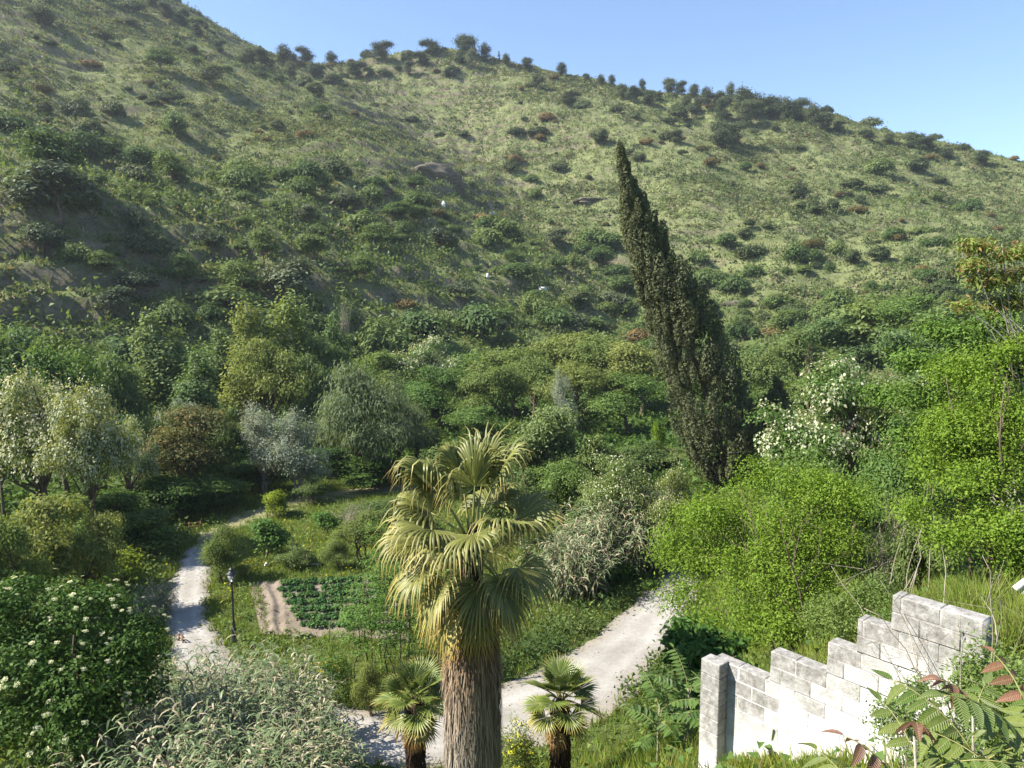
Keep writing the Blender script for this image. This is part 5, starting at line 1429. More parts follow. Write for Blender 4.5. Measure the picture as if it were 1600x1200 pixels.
weed(1545, 985, 7.0, 90, 'robinia_green', 'leafy weeds hiding the upper end of the stepped wall', 'weeds', 200, 26, 0.05, None, 20)
weed(1590, 1000, 5.6, 120, 'robinia_green', 'leafy weeds on the bank above the red-tipped sapling', 'weeds', 200, 26, 0.045, None, 21)
weed(1420, 930, 11.5, 90, 'robinia_green', 'green weeds growing close behind the top of the wall', 'weeds', 160, 26, 0.06, None, 22)
weed(960, 945, 36.8, 70, 'dark', 'dark green verge bush under the cane thicket', 'bush', 110, 24, 0.13, None, 12, 'verge_bush')
weed(905, 975, 33.2, 80, 'mid', 'green verge bush by the bend of the track', 'bush', 110, 24, 0.13, None, 13, 'verge_bush')
weed(850, 1000, 31.0, 70, 'mid', 'green verge bush below the right fronds of the tall palm', 'bush', 110, 24, 0.12, None, 14, 'verge_bush')
weed(935, 865, 38.0, 70, 'fig', 'broad-leaved green bush in front of the cane thicket', 'bush', 120, 24, 0.2, None, 15, 'verge_bush')
weed(1005, 940, 38.3, 50, 'dark', 'small dark bush where the track meets the cane thicket', 'bush', 90, 24, 0.13, None, 16, 'verge_bush')

# dry bramble over the wall
rng = R(95)
br0 = at(1530, 1010, 6.6)
br = thing('dry_bramble', (br0.x, br0.y, float(ground(br0.x, br0.y))), 'leafless grey bramble stems arching over the stepped wall', 'bramble')
for k in range(15):
    p0 = np.array([rng.normal() * 0.25, rng.normal() * 0.25, -0.1])
    tgt = np.array(at(rng.uniform(1280, 1600), rng.uniform(860, 1090), rng.uniform(5.8, 8.0))) - np.array(br.location)
    mid = (p0 + tgt) / 2 + np.array([0, 0, rng.uniform(0.2, 0.7)]) + rng.normal(size=3) * 0.12
    t = np.linspace(0, 1, 10)[:, None]
    pth = p0 * (1 - t) ** 2 + 2 * mid * t * (1 - t) + tgt * t ** 2 + rng.normal(size=(10, 3)) * 0.018
    sm = MB(); sm.tube(pth, np.linspace(0.008, 0.002, 10) * rng.uniform(0.6, 1.5), 5)
    for s_ in range(4):
        i = rng.integers(3, 9)
        sm.tube([pth[i], pth[i] + rng.normal(size=3) * 0.12 + [0, 0, 0.05], pth[i] + rng.normal(size=3) * 0.22 + [0, 0, 0.08]], [0.003, 0.002, 0.001], 4, cap=False)
    put('stem', sm.mesh('bramble_stem', M['dry_stem']), br)
# tall dry stalks behind the wall
for k, (px, top, d) in enumerate([(1435, 880, 9.0), (1478, 890, 8.4), (1440, 690, 18.0), (1405, 760, 18.5), (1415, 730, 17.5), (1375, 820, 17)]):
    p = at(px + (40 if k > 1 else 0), top, d); x0 = at(px, 980, d).x
    g = float(ground(x0, d))
    sm = MB()
    q_ = limb_path(rng, (0, 0, -0.1), (p.x - x0, 0, p.z - g), 7, 0.0, 0.02)
    sm.tube(q_, np.linspace(0.014, 0.003, 7), 5)
    for s_ in range(5):
        i = 2 + s_ % 5
        sm.tube([q_[i], q_[i] + rng.normal(size=3) * 0.15 + [0, 0, 0.15]], [0.005, 0.001], 4, cap=False)
    put('dry_stalk', sm.mesh('dry_stalk', M['dry_stem']), None, (x0, d, g), label='tall thin dry stalk standing on the bank behind the wall', category='dry stalk', group='dry stalks behind the wall')

# ------------------------------------------------------------------ small things
def small(name, me, loc, label, cat, rot=(0, 0, 0), group=None):
    return put(name, me, None, loc, rot, None, label=label, category=cat, group=group)
def gz_at(x, y): return float(ground(x, y))
p = at_z(457, 872, 0)
mb = MB(); mb.tube([(0, 0, -0.1), (0.01, 0, 0.6), (0, 0, 1.25)], 0.03, 8); mb.tube([(0, 0, 1.25), (0, 0, 1.29)], 0.04, 8)
small('garden_post', mb.mesh('garden_post', M['galv']), (p.x, p.y, gz_at(p.x, p.y)), 'pale metal post standing in the garden grass', 'post')
for px, py in [(487, 878), (480, 893), (515, 1010), (272, 850)]:
    p = at_z(px, py, 0)
    mb = MB(); mb.tube([(0, 0, -0.1), (0.02, 0, 0.5), (0.01, 0, 1.0)], 0.022, 6)
    small('garden_stake', mb.mesh('garden_stake', M['bark']), (p.x, p.y, gz_at(p.x, p.y)), 'thin dark wooden stake in the garden', 'stake', group='garden stakes')
p = at_z(417, 886, 0)
mb = MB(); mb.lathe([(0.0, 0.0), (0.22, 0.0), (0.27, 0.12), (0.22, 0.3), (0.1, 0.36), (0.07, 0.4), (0.11, 0.46), (0.0, 0.45)], 10)
small('white_sack', mb.mesh('white_sack', M['white_paint'], True), (p.x, p.y, gz_at(p.x, p.y) + 0.02), 'small white sack under the fruit tree', 'sack').scale = (0.6, 0.6, 0.55)
p = at_z(485, 886, 0)
mb = MB(); mb.box((0, 0, 0.12), (0.55, 0.1, 0.025)); mb.box((-0.4, 0, 0.05), (0.05, 0.09, 0.05)); mb.box((0.4, 0, 0.05), (0.05, 0.09, 0.05))
small('pale_plank', mb.mesh('pale_plank', M['dry_stem']), (p.x, p.y, gz_at(p.x, p.y)), 'pale plank lying beside the low rusty-green bush', 'plank', (0, 0, 0.1))
p = at_z(305, 828, 0)
t = thing('wooden_barrier', (p.x, p.y, gz_at(p.x, p.y)), 'brown wooden barrier at the edge of the hedge shade', 'barrier', None, 0.5, (0.7, 0.7, 0.7))
for sx_ in (-0.5, 0.5):
    mb = MB(); mb.tube([(sx_, 0, -0.1), (sx_, 0, 0.85)], 0.05, 7); put('post', mb.mesh('barrier_post', M['orange_wood']), t)
for z_ in (0.4, 0.75):
    mb = MB(); mb.tube([(-0.62, 0.06, z_), (0.62, 0.06, z_ - 0.12)], 0.04, 7); put('rail', mb.mesh('barrier_rail', M['orange_wood']), t)
p = at_z(283, 1004, 0)
t = thing('wooden_barrier', (p.x, p.y, gz_at(p.x, p.y)), 'short rusty-brown wooden barrier between elder bush and pale track', 'barrier', None, -0.7, (0.6, 0.6, 0.6))
for sx_ in (-0.3, 0.3):
    mb = MB(); mb.tube([(sx_, 0, -0.1), (sx_, 0, 0.6)], 0.05, 7); put('post', mb.mesh('barrier_post', M['orange_wood']), t)
for z_ in (0.25, 0.5):
    mb = MB(); mb.tube([(-0.4, 0.07, z_), (0.4, 0.07, z_)], 0.045, 7); put('rail', mb.mesh('barrier_rail', M['orange_wood']), t)
# low log edging at the track
p = at_z(520, 1070, 0)
mb = MB(); mb.tube([(-1.1, 0.4, 0.1), (-0.3, 0.1, 0.14), (0.4, -0.1, 0.12), (0.7, 0.2, 0.2)], [0.05, 0.07, 0.06, 0.04], 7)
small('fallen_branch', mb.mesh('fallen_branch', M['dry_stem'], True), (p.x, p.y, gz_at(p.x, p.y)), 'pale fallen branch lying between cane bed and yellow-flowering bush', 'branch')
# brown boards glimpsed beyond the bright tree
p = hit(1341, 774, 20) or at(1341, 774, 30); g = gz_at(p.x, p.y)
t = thing('board_stack', (p.x, p.y, g), 'brown weathered boards stacked on the slope above the bright green elm', 'boards', None, 0.25, (1.4, 1.4, 1.4))
for k in range(4):
    mb = MB(); mb.box((0.02 * k, 0.0, 0.1 + 0.09 * k), (0.5 - 0.03 * k, 0.2, 0.036)); put('board', mb.mesh('board', M['orange_wood']), t, rot=(0, 0.04, 0.05 * k))
# white board at the right
p = at(1597, 905, 12.0); g = gz_at(p.x, p.y)
mb = MB(); mb.box((0, 0, 0.18), (0.12, 0.02, 0.08), Matrix.Rotation(-0.7, 3, 'Y')); mb.box((0.1, 0.08, 0.06), (0.02, 0.08, 0.08))
small('white_board', mb.mesh('white_board', M['white_paint']), (p.x, p.y, max(g, p.z - 0.3)), 'tilted white board leaning on the bank under the elm', 'board')
# traces of dwellings on the hillside
def hill_spot(px, py):
    return hit(px, py, 90)
p = hill_spot(693, 326)
mb = MB(); mb.box((0, 0, 0.7), (0.5, 0.4, 0.9)); mb.lathe([(0.35, 1.6), (0.3, 1.9), (0.0, 2.1)], 10)
small('white_shelter', mb.mesh('white_shelter', M['white_paint']), p, 'tiny whitewashed shelter on a terrace below the rock outcrop', 'shelter')
p = hill_spot(680, 319)
mb = MB(); mb.box((0, 0, 0.3), (0.9, 0.4, 0.4)); mb.box((0, 0, 0.75), (1.0, 0.5, 0.05))
small('red_shed', mb.mesh('red_shed', M['red_cloth']), p, 'tiny dark red shed beside the whitewashed shelter', 'shed')
p = hill_spot(767, 338)
mb = MB(); mb.add([(-1.4, -0.8, 0), (1.4, -0.8, 0.1), (1.4, 0.8, 0.2), (-1.4, 0.8, 0), (-0.9, 0, 1.1), (0.9, 0, 1.2)], [[0, 1, 5, 4], [3, 4, 5, 2], [0, 3, 2, 1]], [[0, 4, 3], [1, 2, 5]])
small('blue_tarpaulin', mb.mesh('blue_tarpaulin', M['blue_tarp']), p, 'small blue tarpaulin pitched in the gully', 'tarpaulin')
p = hill_spot(762, 436)
mb = MB(); mb.lathe([(0.0, -0.2), (0.35, -0.2), (0.33, 0.9), (0.2, 1.2), (0.0, 1.25)], 10)
small('white_drum', mb.mesh('white_drum', M['white_paint'], True), p, 'small white drum among yellow broom on the spur', 'drum')
p = hill_spot(850, 455)
t = thing('white_hut', p, 'low white hut with tan end in the gully below the spur', 'hut', None, 0.2, (0.7, 0.7, 0.7))
mb = MB(); mb.box((-0.5, 0, 0.4), (1.3, 0.7, 0.7)); put('wall', mb.mesh('hut_wall', M['white_paint']), t)
mb = MB(); mb.box((1.25, 0, 0.5), (0.4, 0.6, 0.8)); put('annexe', mb.mesh('hut_annexe', M['dry_stem']), t)
mb = MB(); mb.box((-0.5, 0, 1.16), (1.45, 0.85, 0.06)); put('roof', mb.mesh('hut_roof', M['white_paint']), t)

# ------------------------------------------------------------------ the hillside
def rock_mesh(name, seed, rx, ry, rz, mat):
    u, w_ = np.meshgrid(np.linspace(0, 2 * np.pi, 49)[:-1], np.linspace(0.05, np.pi - 0.05, 26))
    x, y, z = np.sin(w_) * np.cos(u), np.sin(w_) * np.sin(u), np.cos(w_)
    x, y = np.sign(x) * np.abs(x) ** 0.75, np.sign(y) * np.abs(y) ** 0.75
    d = 1 + 0.55 * fbm(x * 2.2 + seed, y * 2.2 + z * 2.3, seed, 5) + 0.07 * np.sin(z * rz * 4.5 + fbm(x * 2, y * 2, seed + 5, 2) * 3)
    v = np.stack([x * rx * d, y * ry * d, z * rz * (0.85 + 0.15 * d)], -1).reshape(-1, 3)
    k = np.arange(25)[:, None] * 48; j = np.arange(48)[None]
    return make_mesh(name, v, np.stack([k + j, k + 48 + j, k + 48 + (j + 1) % 48, k + (j + 1) % 48], -1).reshape(-1, 4), mat)
M['rock'] = plain_mat('conglomerate_rock', (0.05, 0.045, 0.033), (0.15, 0.13, 0.095), 0.6, 0.95, 0.9, 2.5, (1, 1, 4))
for px, py, rx, ry, rz, rot, lab in [(676, 282, 9, 6, 7, 0.5, 'big dark rounded rock outcrop above the gully'), (928, 318, 7, 4, 2.6, 0.1, 'low grey rock face behind the tip of the leaning cypress'),
                                
                                (1165, 478, 5, 3, 1.6, 0.1, 'small rock face low on the far slope beside the cypress'), (575, 298, 6, 3, 1.6, 0.4, 'thin rock ledge across the spur'), (395, 515, 5, 3, 1.5, -0.4, 'small rock ledge behind the yellow-green poplars')]:
    p = hit(px, py, 80)
    if p is None: continue
    put('rock_outcrop', rock_mesh('rock_outcrop', int(px), rx, ry, rz, M['rock']), None, (p.x, p.y + ry * 0.9, p.z - 0.1 * rz), (0, 0, rot), None, label=lab, category='rock')

def spur_side(x, y):
    """1 on the nearer spur, 0 on the far hill"""
    cx = np.interp(y, [158, 196, 230, 256, 282, 310, 336, 356, 376, 400], [27, 5, -16, -36, -57, -85, -113, -140, -168, -210])
    return sstep(6, -6, x - cx)
def slope_place(x, y, z):
    """where on the two slopes a plant stands, by landmarks one can find"""
    f = math.hypot(x - 0, y)
    px = 800 + FPX * x / y
    if float(spur_side(np.array([x]), np.array([y]))[0]) > 0.5:
        if z > 95: w = 'high on the spur towards its skyline'
        elif z > 55: w = 'on the spur, level with the rock outcrop' if px > 420 else 'on the spur, far out from the rock outcrop'
        elif z > 24: w = 'halfway down the spur above the poplars' if px < 560 else 'halfway down the spur, below the rock outcrop'
        else: w = 'at the foot of the spur behind the poplars' if px < 560 else 'at the foot of the spur behind the robinia mass'
    else:
        side = 'beyond the leaning cypress' if px > 1000 else 'between gully and cypress'
        if z > 105: w = 'just under the far ridge, ' + ('beyond the pine belt' if px > 1000 else 'near the tallest pines')
        elif z > 55: w = 'halfway up the far hill, ' + side
        elif z > 22: w = 'low on the far hill, ' + side
        else: w = 'at the foot of the far hill, ' + side
    return w
def size_word(h):
    return 'tiny' if h < 1.9 else 'small' if h < 2.8 else 'middling' if h < 4.0 else 'big'
def column_hit(px, py):
    for k in range(40):
        p = hit(px, py + k, 90)
        if p is not None: return p
    return None

def hill_plant(kind, px, bottom, top, wpx, name, label, cat='tree', group=None):
    p = column_hit(px, bottom)
    if p is None: return
    s_ = math.sqrt(p.x ** 2 + p.y ** 2) / FPX
    h = max(1.0, (bottom - top) * s_ * 1.02); r = wpx * s_ * 0.5
    pr = PROTO[kind]
    sink = 0.26 * h if 'pine' in kind else 0.15
    place(kind, (p.x, p.y, p.z - sink), name, label, cat, group, r / (pr['r'] + 0.25), (h + sink) / pr['h'])
GR = 'pines along the far ridge'
for px, bt, tp, w in [(390, 99, 78, 20), (413, 103, 80, 34), (444, 101, 72, 26), (459, 100, 85, 14), (478, 99, 75, 30), (517, 98, 77, 20), (600, 94, 71, 42), (672, 88, 62, 36), (660, 104, 82, 28), (724, 88, 56, 44), (757, 96, 69, 20),
                    (791, 103, 85, 15), (821, 110, 91, 23), (877, 119, 99, 20), (915, 128, 116, 13), (939, 133, 117, 14), (956, 133, 117, 14), (1003, 134, 117, 12), (1043, 144, 120, 26), (1066, 147, 128, 24), (1085, 153, 133, 20), (1104, 166, 139, 24),
                    (1125, 170, 146, 26), (1141, 160, 131, 15), (1160, 178, 140, 34), (1182, 180, 148, 30), (1205, 186, 152, 38), (1225, 190, 156, 30), (1246, 190, 158, 34), (1268, 196, 165, 28), (1290, 204, 178, 26), (1310, 206, 190, 20), (1386, 226, 210, 20), (1450, 237, 219, 34), (1475, 250, 234, 24), (1531, 256, 239, 24), (1420, 232, 222, 18), (1352, 218, 204, 24)]:
    ta_ = bt - tp > w * 0.95
    wh = 'where spur and far ridge meet' if px < 560 else 'on the highest part of the far ridge' if px < 860 else 'on the gently falling far ridge' if px < 1080 else 'in the dense belt along the far ridge' if px < 1320 else 'on the low end of the far ridge'
    hill_plant('pine_tall' if ta_ else 'pine_round', px, bt, tp, w, 'ridge_pine', ('big ' if w > 30 else 'small ' if w < 19 else '') + ('dark upright pine ' if ta_ else 'dark round pine ') + wh, 'tree', GR)
GP = 'pines just below the far ridge'
for px, bt, tp, w in [(488, 122, 100, 26), (452, 122, 98, 24), (500, 118, 103, 18), (640, 118, 98, 18), (735, 110, 82, 22), (560, 122, 100, 36), (577, 125, 108, 20), (1165, 195, 160, 34), (1130, 190, 155, 26), (1095, 175, 150, 22), (1070, 170, 150, 22), (1180, 185, 160, 26),
                    (970, 155, 132, 22), (990, 160, 138, 24), (1010, 165, 142, 26), (1030, 160, 146, 20), (890, 165, 145, 36), (1120, 232, 190, 40), (1150, 228, 196, 40), (1060, 225, 205, 30), (930, 225, 205, 26), (1080, 185, 165, 20), (840, 140, 118, 24)]:
    hill_plant('olive' if px % 3 == 0 else 'pine_round', px, bt, tp, w, 'slope_pine', ('broad ' if w > 30 else 'small ' if w < 22 else '') + ('grey-green bushy olive ' if px % 3 == 0 else 'dark bushy pine ') + ('below the meeting of spur and ridge' if px < 600 else 'below the tallest ridge pines' if px < 900 else 'below the gently falling ridge' if px < 1040 else 'below the dense ridge belt'), 'tree', GP)
p = column_hit(780, 100)
cypress('small_cypress', p, [np.array(p), np.array(p) + [0, 0, 2.2], np.array(p) + [0, 0, 4.4], np.array(p) + [0, 0, 6.5]], [(0, 0.3), (0.1, 0.6), (0.5, 0.6), (0.8, 0.35), (1, 0.05)], 24, 30, 19, 'tiny slim cypress on the far skyline between two pines', 0.6, 0.4)
GS = 'pines on the skyline of the spur'
for px, bt, tp, w in [(310, 58, 40, 16), (262, 30, 8, 26), (345, 84, 66, 22), (285, 42, 26, 22), (240, 14, -8, 26), (380, 100, 84, 18)]:
    hill_plant('pine_round', px, bt, tp, w, 'spur_pine', 'dark bushy tree on the skyline of the nearer spur', 'tree', GS)
GT = 'single trees on the spur'
for px, bt, tp, w in [(80, 292, 222, 95), (95, 355, 282, 115), (228, 285, 240, 60), (268, 290, 245, 55), (68, 405, 362, 60), (282, 452, 405, 52), (378, 476, 420, 75), (452, 480, 415, 90), (212, 460, 432, 60), (412, 415, 365, 55), (210, 372, 335, 44), (120, 200, 165, 40), (590, 390, 352, 60), (620, 345, 318, 60),
                    (655, 352, 325, 44), (545, 330, 300, 50), (690, 395, 362, 46), (560, 440, 405, 60), (330, 135, 108, 46), (252, 112, 82, 46), (65, 45, 20, 46), (500, 185, 165, 28), (780, 530, 500, 36), (800, 420, 395, 30), (870, 385, 360, 46), (900, 520, 490, 44), (650, 300, 278, 36), (160, 430, 400, 50), (180, 490, 455, 60), (330, 400, 370, 50), (490, 410, 372, 60), (480, 350, 325, 40), (720, 470, 440, 50), (835, 480, 455, 40), (960, 490, 460, 50), (940, 420, 390, 46)]:
    k_ = 'hill_tree' if (px // 10) % 3 else 'olive'
    q_ = column_hit(px, bt)
    hill_plant(k_, px, bt, tp, w, 'slope_tree', ('large ' if w > 70 else 'broad ' if w > 50 else 'small ') + ('leafy green tree ' if k_ == 'hill_tree' else 'grey-green tree ') + slope_place(q_.x, q_.y, q_.z), 'tree', GT)
hill_plant('deadwood', 535, 545, 465, 42, 'bare_tree', 'bare grey dead branches rising between poplars and spur', 'tree')

rng = R(1234)
def hill_candidates(n, rmin=110):
    """even spread over the part of both slopes that the valley overlooks"""
    x, y = rng.uniform(-230, 300, n), rng.uniform(80, 425, n)
    z = ground(x, y)
    az = np.abs(np.arctan2(x, y))
    ok = (az < RAD(38)) & (tps_hill(x, y) > 0.04)
    return x[ok], y[ok], z[ok]
def tps_hill(x, y):
    i = np.clip(np.searchsorted(GX, x) - 1, 0, len(GX) - 2); j = np.clip(np.searchsorted(GY, y) - 1, 0, len(GY) - 2)
    return hill[j, i]
def on_tread(x, y):
    i = np.clip(np.searchsorted(GX, x) - 1, 0, len(GX) - 2); j = np.clip(np.searchsorted(GY, y) - 1, 0, len(GY) - 2)
    return tread[j, i]
def visible(x, y, z):
    """sight line from the camera clears the terrain"""
    ok = np.ones(len(x), bool)
    for t in np.linspace(0.25, 0.985, 60):
        ok &= (CAM_Z + (z + 1.2 - CAM_Z) * t) > ground(x * t, y * t)
    return ok
def scatter(n, kindlist, name, label, group, dens, smin, smax, cat='shrub', hz=1.0):
    x, y, z = hill_candidates(n * 30)
    keep = visible(x, y, z)
    x, y, z = x[keep], y[keep], z[keep]
    d = dens(x, y, z)
    k = rng.random(len(x)) < d / max(d.max(), 1e-6)
    x, y, z = x[k][:n], y[k][:n], z[k][:n]
    for i in range(len(x)):
        s = smin + (smax - smin) * rng.random() ** 2.4
        szz = s * hz * rng.uniform(0.7, 1.2)
        put(name, kindlist[rng.integers(len(kindlist))], None, (x[i], y[i], z[i] - 0.2 * s), (0, 0, rng.normal() * 0.5), (s * rng.uniform(0.8, 1.5), s * rng.uniform(0.6, 1.1), szz), label=size_word(2.2 * szz) + ' ' + label + ' ' + slope_place(x[i], y[i], z[i]), category=cat, group=group)
cl_ = lambda x, y, s, k: sstep(-0.2, 0.5, fbm(x / s, y / s, k, 3))
low = lambda x, y, z: sstep(75, 10, z)
scatter(290, SHRUB['dark'], 'dark_shrub', 'dark green rounded shrub', 'dark shrubs on the slopes', lambda x, y, z: (0.2 + cl_(x, y, 28, 3)) * (1 - 0.8 * on_tread(x, y)), 0.55, 2.6)
scatter(300, SHRUB['green'], 'green_shrub', 'fresh green leafy shrub', 'green shrubs of the lower slopes', lambda x, y, z: (0.05 + low(x, y, z)) * (0.25 + spur_side(x, y)) * (0.2 + cl_(x, y, 24, 8)) * (1 - 0.8 * on_tread(x, y)), 0.6, 2.6)
scatter(170, SHRUB['broom'], 'ochre_shrub', 'ochre-brown broom shrub', 'ochre broom shrubs', lambda x, y, z: (0.1 + cl_(x, y, 30, 17)) * (1 - 0.8 * on_tread(x, y)), 0.5, 2.0)
scatter(150, SHRUB['green'], 'foot_shrub', 'fresh green bush', 'bushes along the foot of the far slope', lambda x, y, z: sstep(45, 5, z) * (1.1 - spur_side(x, y)), 0.8, 2.0)

# scrub and grass that nobody could count
def hill_stuff(name, label, mat, n, nleaf, csize, lsize, ratio, dens, flat=0.5, upright=0.0):
    x, y, z = hill_candidates(n * 10)
    keep = visible(x, y, z); x, y, z = x[keep], y[keep], z[keep]
    d = dens(x, y, z); k = rng.random(len(x)) < d
    x, y, z = x[k][:n], y[k][:n], z[k][:n]
    m_ = len(x)
    ci = np.repeat(np.arange(m_), nleaf)
    sc_ = (0.5 + 1.0 * rng.random(m_))[ci][:, None]
    off = rng.normal(size=(m_ * nleaf, 3)) * csize * sc_ * np.array([1, 1, 0])
    px_, py_ = x[ci] + off[:, 0], y[ci] + off[:, 1]
    hz = np.abs(rng.normal(size=m_ * nleaf)) * csize * flat * sc_[:, 0]
    pos = np.stack([px_, py_, ground(px_, py_) + hz * (1 - upright)], -1)
    if upright:
        a = rng.random(m_ * nleaf) * 6.283
        nrm = np.stack([np.cos(a), np.sin(a), 0.25 + 0 * a], -1); nrm = unit(nrm)
        ax = np.stack([rng.normal(size=len(a)) * 0.35, rng.normal(size=len(a)) * 0.35, np.ones(len(a))], -1)
    else:
        nrm = unit(rng.normal(size=(m_ * nleaf, 3)) * 0.8 + np.array([0, 0, 0.7])); ax = None
    Ls = lsize * (0.6 + 0.8 * rng.random(m_ * nleaf)) * sc_[:, 0]
    v, q = leaf_cards(rng, pos, nrm, Ls, Ls * ratio, 0.05, ax, 0.0, True)
    put(name, make_mesh(name, v, q, M[mat]), None, kind='stuff', label=label, category='vegetation')
hill_stuff('hillside_scrub', 'low uneven scrub covering the slopes', 'scrub', 21000, 15, 0.6, 0.62, 0.75, lambda x, y, z: (0.1 + 0.9 * cl_(x, y, 18, 44)) * (1 - 0.85 * on_tread(x, y)))
hill_stuff('hillside_grass', 'pale grass tufts covering the slopes', 'hillgrass', 36000, 5, 0.6, 0.85, 0.3, lambda x, y, z: 0.2 + 0.4 * cl_(x, y, 26, 66) + 0.4 * on_tread(x, y), upright=1.0)
hill_stuff('dark_hill_scrub', 'patches of low dark scrub merging over the slopes', 'hillgreen', 5000, 20, 0.75, 0.5, 0.8, lambda x, y, z: cl_(x, y, 16, 144) ** 1.5 * (1 - 0.9 * on_tread(x, y)), 1.0)
hill_stuff('hillside_undergrowth', 'green undergrowth of the lower spur and gully', 'hillbush', 7500, 18, 0.75, 0.55, 0.8, lambda x, y, z: low(x, y, z) * (0.35 + 0.65 * spur_side(x, y)) * (0.25 + 0.75 * cl_(x, y, 20, 88)) * (1 - 0.5 * on_tread(x, y)), 1.3)

# ------------------------------------------------------------------ grass and undergrowth of the valley and our bank
def ground_stuff(name, label, mat, n, box, nleaf, csize, lsize, ratio, test, upright=1.0, seed=0, hgt=0.4):
    rng = R(seed)
    x, y = rng.uniform(box[0], box[1], n), rng.uniform(box[2], box[3], n)
    k = test(x, y) & (np.abs(x) < y * 0.80 + 2.0)
    x, y = x[k], y[k]
    ci = np.repeat(np.arange(len(x)), nleaf)
    m_ = len(ci)
    px_, py_ = x[ci] + rng.normal(size=m_) * csize, y[ci] + rng.normal(size=m_) * csize
    pos = np.stack([px_, py_, ground(px_, py_) - 0.02 + (0 if upright else np.abs(rng.normal(size=m_)) * hgt)], -1)
    a = rng.random(m_) * 6.283
    if upright:
        nrm = unit(np.stack([np.cos(a), np.sin(a), 0.2 + 0 * a], -1)); ax = np.stack([rng.normal(size=m_) * 0.4, rng.normal(size=m_) * 0.4, np.ones(m_)], -1)
    else:
        nrm = unit(rng.normal(size=(m_, 3)) * 0.7 + np.array([0, 0, 0.8])); ax = None
    Ls = lsize * (0.5 + rng.random(m_))
    v, q = leaf_cards(rng, pos, nrm, Ls, Ls * ratio * (1 if upright else 1.3), 0.05, ax, 0.0, True)
    put(name, make_mesh(name, v, q, M[mat]), None, kind='stuff', label=label, category='vegetation')
def plot_mask(x, y):
    """outside the tilled plot"""
    ce_ = (c00 + c10 + c01 + c11) / 4; poly = [ce_ + (q_ - ce_) * 0.88 for q_ in (c00, c10, c11, c01)]; ins = np.ones(np.shape(x), bool)
    for i in range(4):
        a, b_ = poly[i], poly[(i + 1) % 4]
        ins &= ((b_[0] - a[0]) * (y - a[1]) - (b_[1] - a[1]) * (x - a[0])) > 0
    return ~ins
def open_ground(x, y):
    d = track_dist(x, y)
    return (d > -0.45 + 0.9 * vnoise(x * 1.6, y * 1.6, 4)) & plot_mask(x, y)
ground_stuff('meadow_grass', 'green grass of the garden and the track verges', 'grass', 34000, (-24, 16, 22, 62), 4, 0.10, 0.32, 0.13, open_ground, 1.0, 11)
ground_stuff('meadow_weeds', 'taller leafy weeds in patches over the garden and verges', 'robinia_green', 7000, (-24, 16, 22, 62), 7, 0.14, 0.15, 0.55, lambda x, y: open_ground(x, y) & (fbm(x / 2.6, y / 2.6, 29, 3) > 0.02), 0.0, 17, 0.3)
ground_stuff('verge_weeds', 'dense dark weeds along the track edge below the cane thicket', 'mid', 2600, (-3, 10, 26, 42), 8, 0.16, 0.16, 0.55, lambda x, y: open_ground(x, y) & (x < 9) & (track_dist(x, y) < 2.6), 0.0, 18, 0.35)
ground_stuff('valley_undergrowth', 'dark leafy undergrowth between the valley trees', 'dark', 15000, (-62, 40, 48, 122), 6, 0.5, 0.42, 0.6, lambda x, y: open_ground(x, y) & ((y > 62) | (x < -24) | (x > 8) | (x > -2) & (y > 46)), 0.0, 12, 0.5)
ground_stuff('left_undergrowth', 'leafy undergrowth below the young robinias', 'mid', 5000, (-40, -15, 20, 48), 8, 0.25, 0.22, 0.6, lambda x, y: open_ground(x, y) & (x < -17 - (y - 30) * 0.25), 0.0, 13, 0.5)
ground_stuff('bank_grass', 'tall grass on the steep bank', 'grass', 16000, (-12, 16, 4, 30), 6, 0.10, 0.32, 0.07, lambda x, y: open_ground(x, y) & (ground(x, y) > 0.35), 1.0, 14)
ground_stuff('bank_weeds', 'leafy weeds on the steep bank', 'robinia_green', 5200, (-12, 40, 5, 60), 8, 0.16, 0.12, 0.6, lambda x, y: open_ground(x, y) & (ground(x, y) > 0.8), 0.0, 15, 0.22)
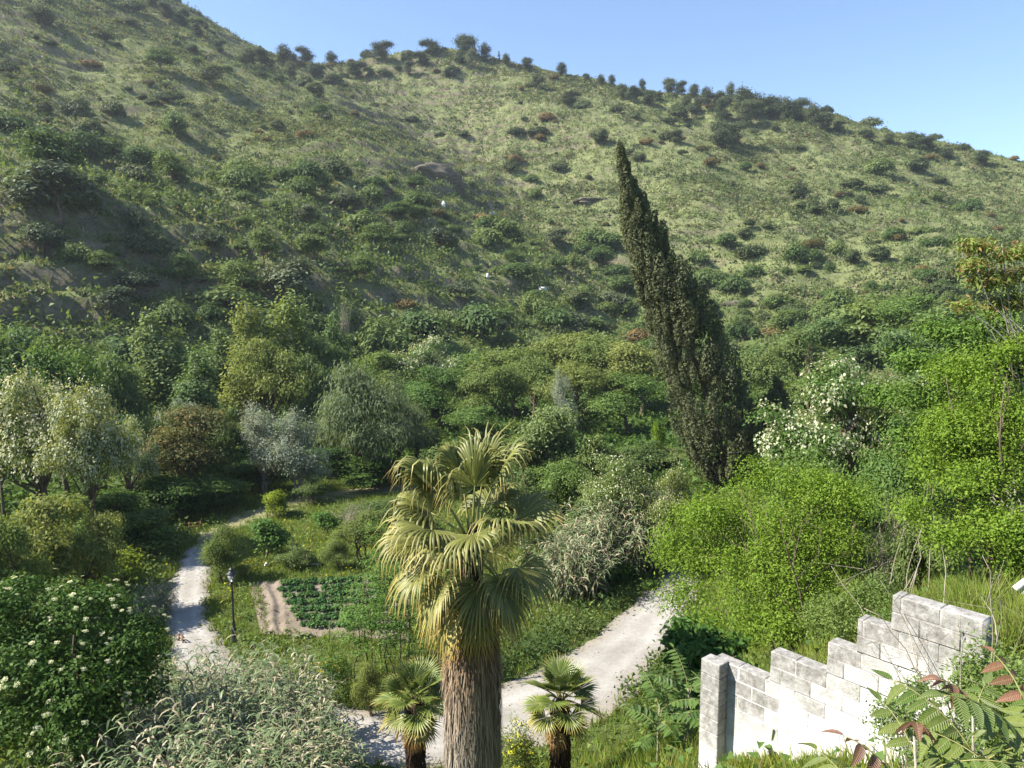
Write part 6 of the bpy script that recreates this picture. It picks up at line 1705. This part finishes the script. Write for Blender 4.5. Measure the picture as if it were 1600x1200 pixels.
ground_stuff('meadow_flowers', 'yellow flowers sprinkled in the garden grass', 'yellowflower', 900, (-22, -6, 32, 52), 3, 0.12, 0.09, 0.8, lambda x, y: open_ground(x, y) & (fbm(x / 2.2, y / 2.2, 19, 2) > 0.12), 0.0, 16, 0.22)

# how many faces in all, shared meshes counted once

# ------------------------------------------------------------------ thin summer haze in the valley air
zlo, zhi = float(gz.min()) - 1.0, max(float(gz.max()) + 14.0, CAM_Z + 5)
hz_ = MB(); hz_.box((0, 405, (zlo + zhi) / 2), (915, 570, (zhi - zlo) / 2))
m, n, l = new_mat('haze_air')
n.remove(n['Principled BSDF'])
pv = n.new('ShaderNodeVolumePrincipled')
pv.inputs['Color'].default_value = (0.80, 0.88, 1.0, 1); pv.inputs['Density'].default_value = 0.00016; pv.inputs['Anisotropy'].default_value = 0.2
l.new(pv.outputs[0], n['Material Output'].inputs['Volume'])
put('haze', hz_.mesh('haze', m), None, kind='stuff', label='thin pale haze filling the valley air', category='haze')

# loose stones on the track
rng = R(4040)
tp_ = catmull(TRACK, 30)
k = rng.integers(0, len(tp_), 2600)
dd = unit(np.gradient(tp_[:, :2], axis=0))[k]
off = (rng.random(2600) * 2 - 1); off = np.sign(off) * np.abs(off) ** 0.6 * tp_[k, 2] * 1.05
px_, py_ = tp_[k, 0] + dd[:, 1] * off + rng.normal(size=2600) * 0.1, tp_[k, 1] - dd[:, 0] * off + rng.normal(size=2600) * 0.1
sz_ = 0.012 + 0.05 * rng.random(2600) ** 4
octa = np.array([(1, 0, 0), (0, 1, 0), (-1, 0, 0), (0, -1, 0), (0, 0, 0.7), (0, 0, -0.7)], float)
v = np.stack([px_, py_, ground(px_, py_) + 0.045], -1)[:, None] + octa[None] * sz_[:, None, None] * rng.uniform(0.6, 1.4, (2600, 6, 1))
f = np.array([(0, 1, 4), (1, 2, 4), (2, 3, 4), (3, 0, 4), (1, 0, 5), (2, 1, 5), (3, 2, 5), (0, 3, 5)])
put('track_gravel', make_mesh('track_gravel', v.reshape(-1, 3), (f[None] + np.arange(2600)[:, None, None] * 6).reshape(-1, 3), M['track']), None, kind='stuff', label='loose pale stones lying on the track', category='gravel')
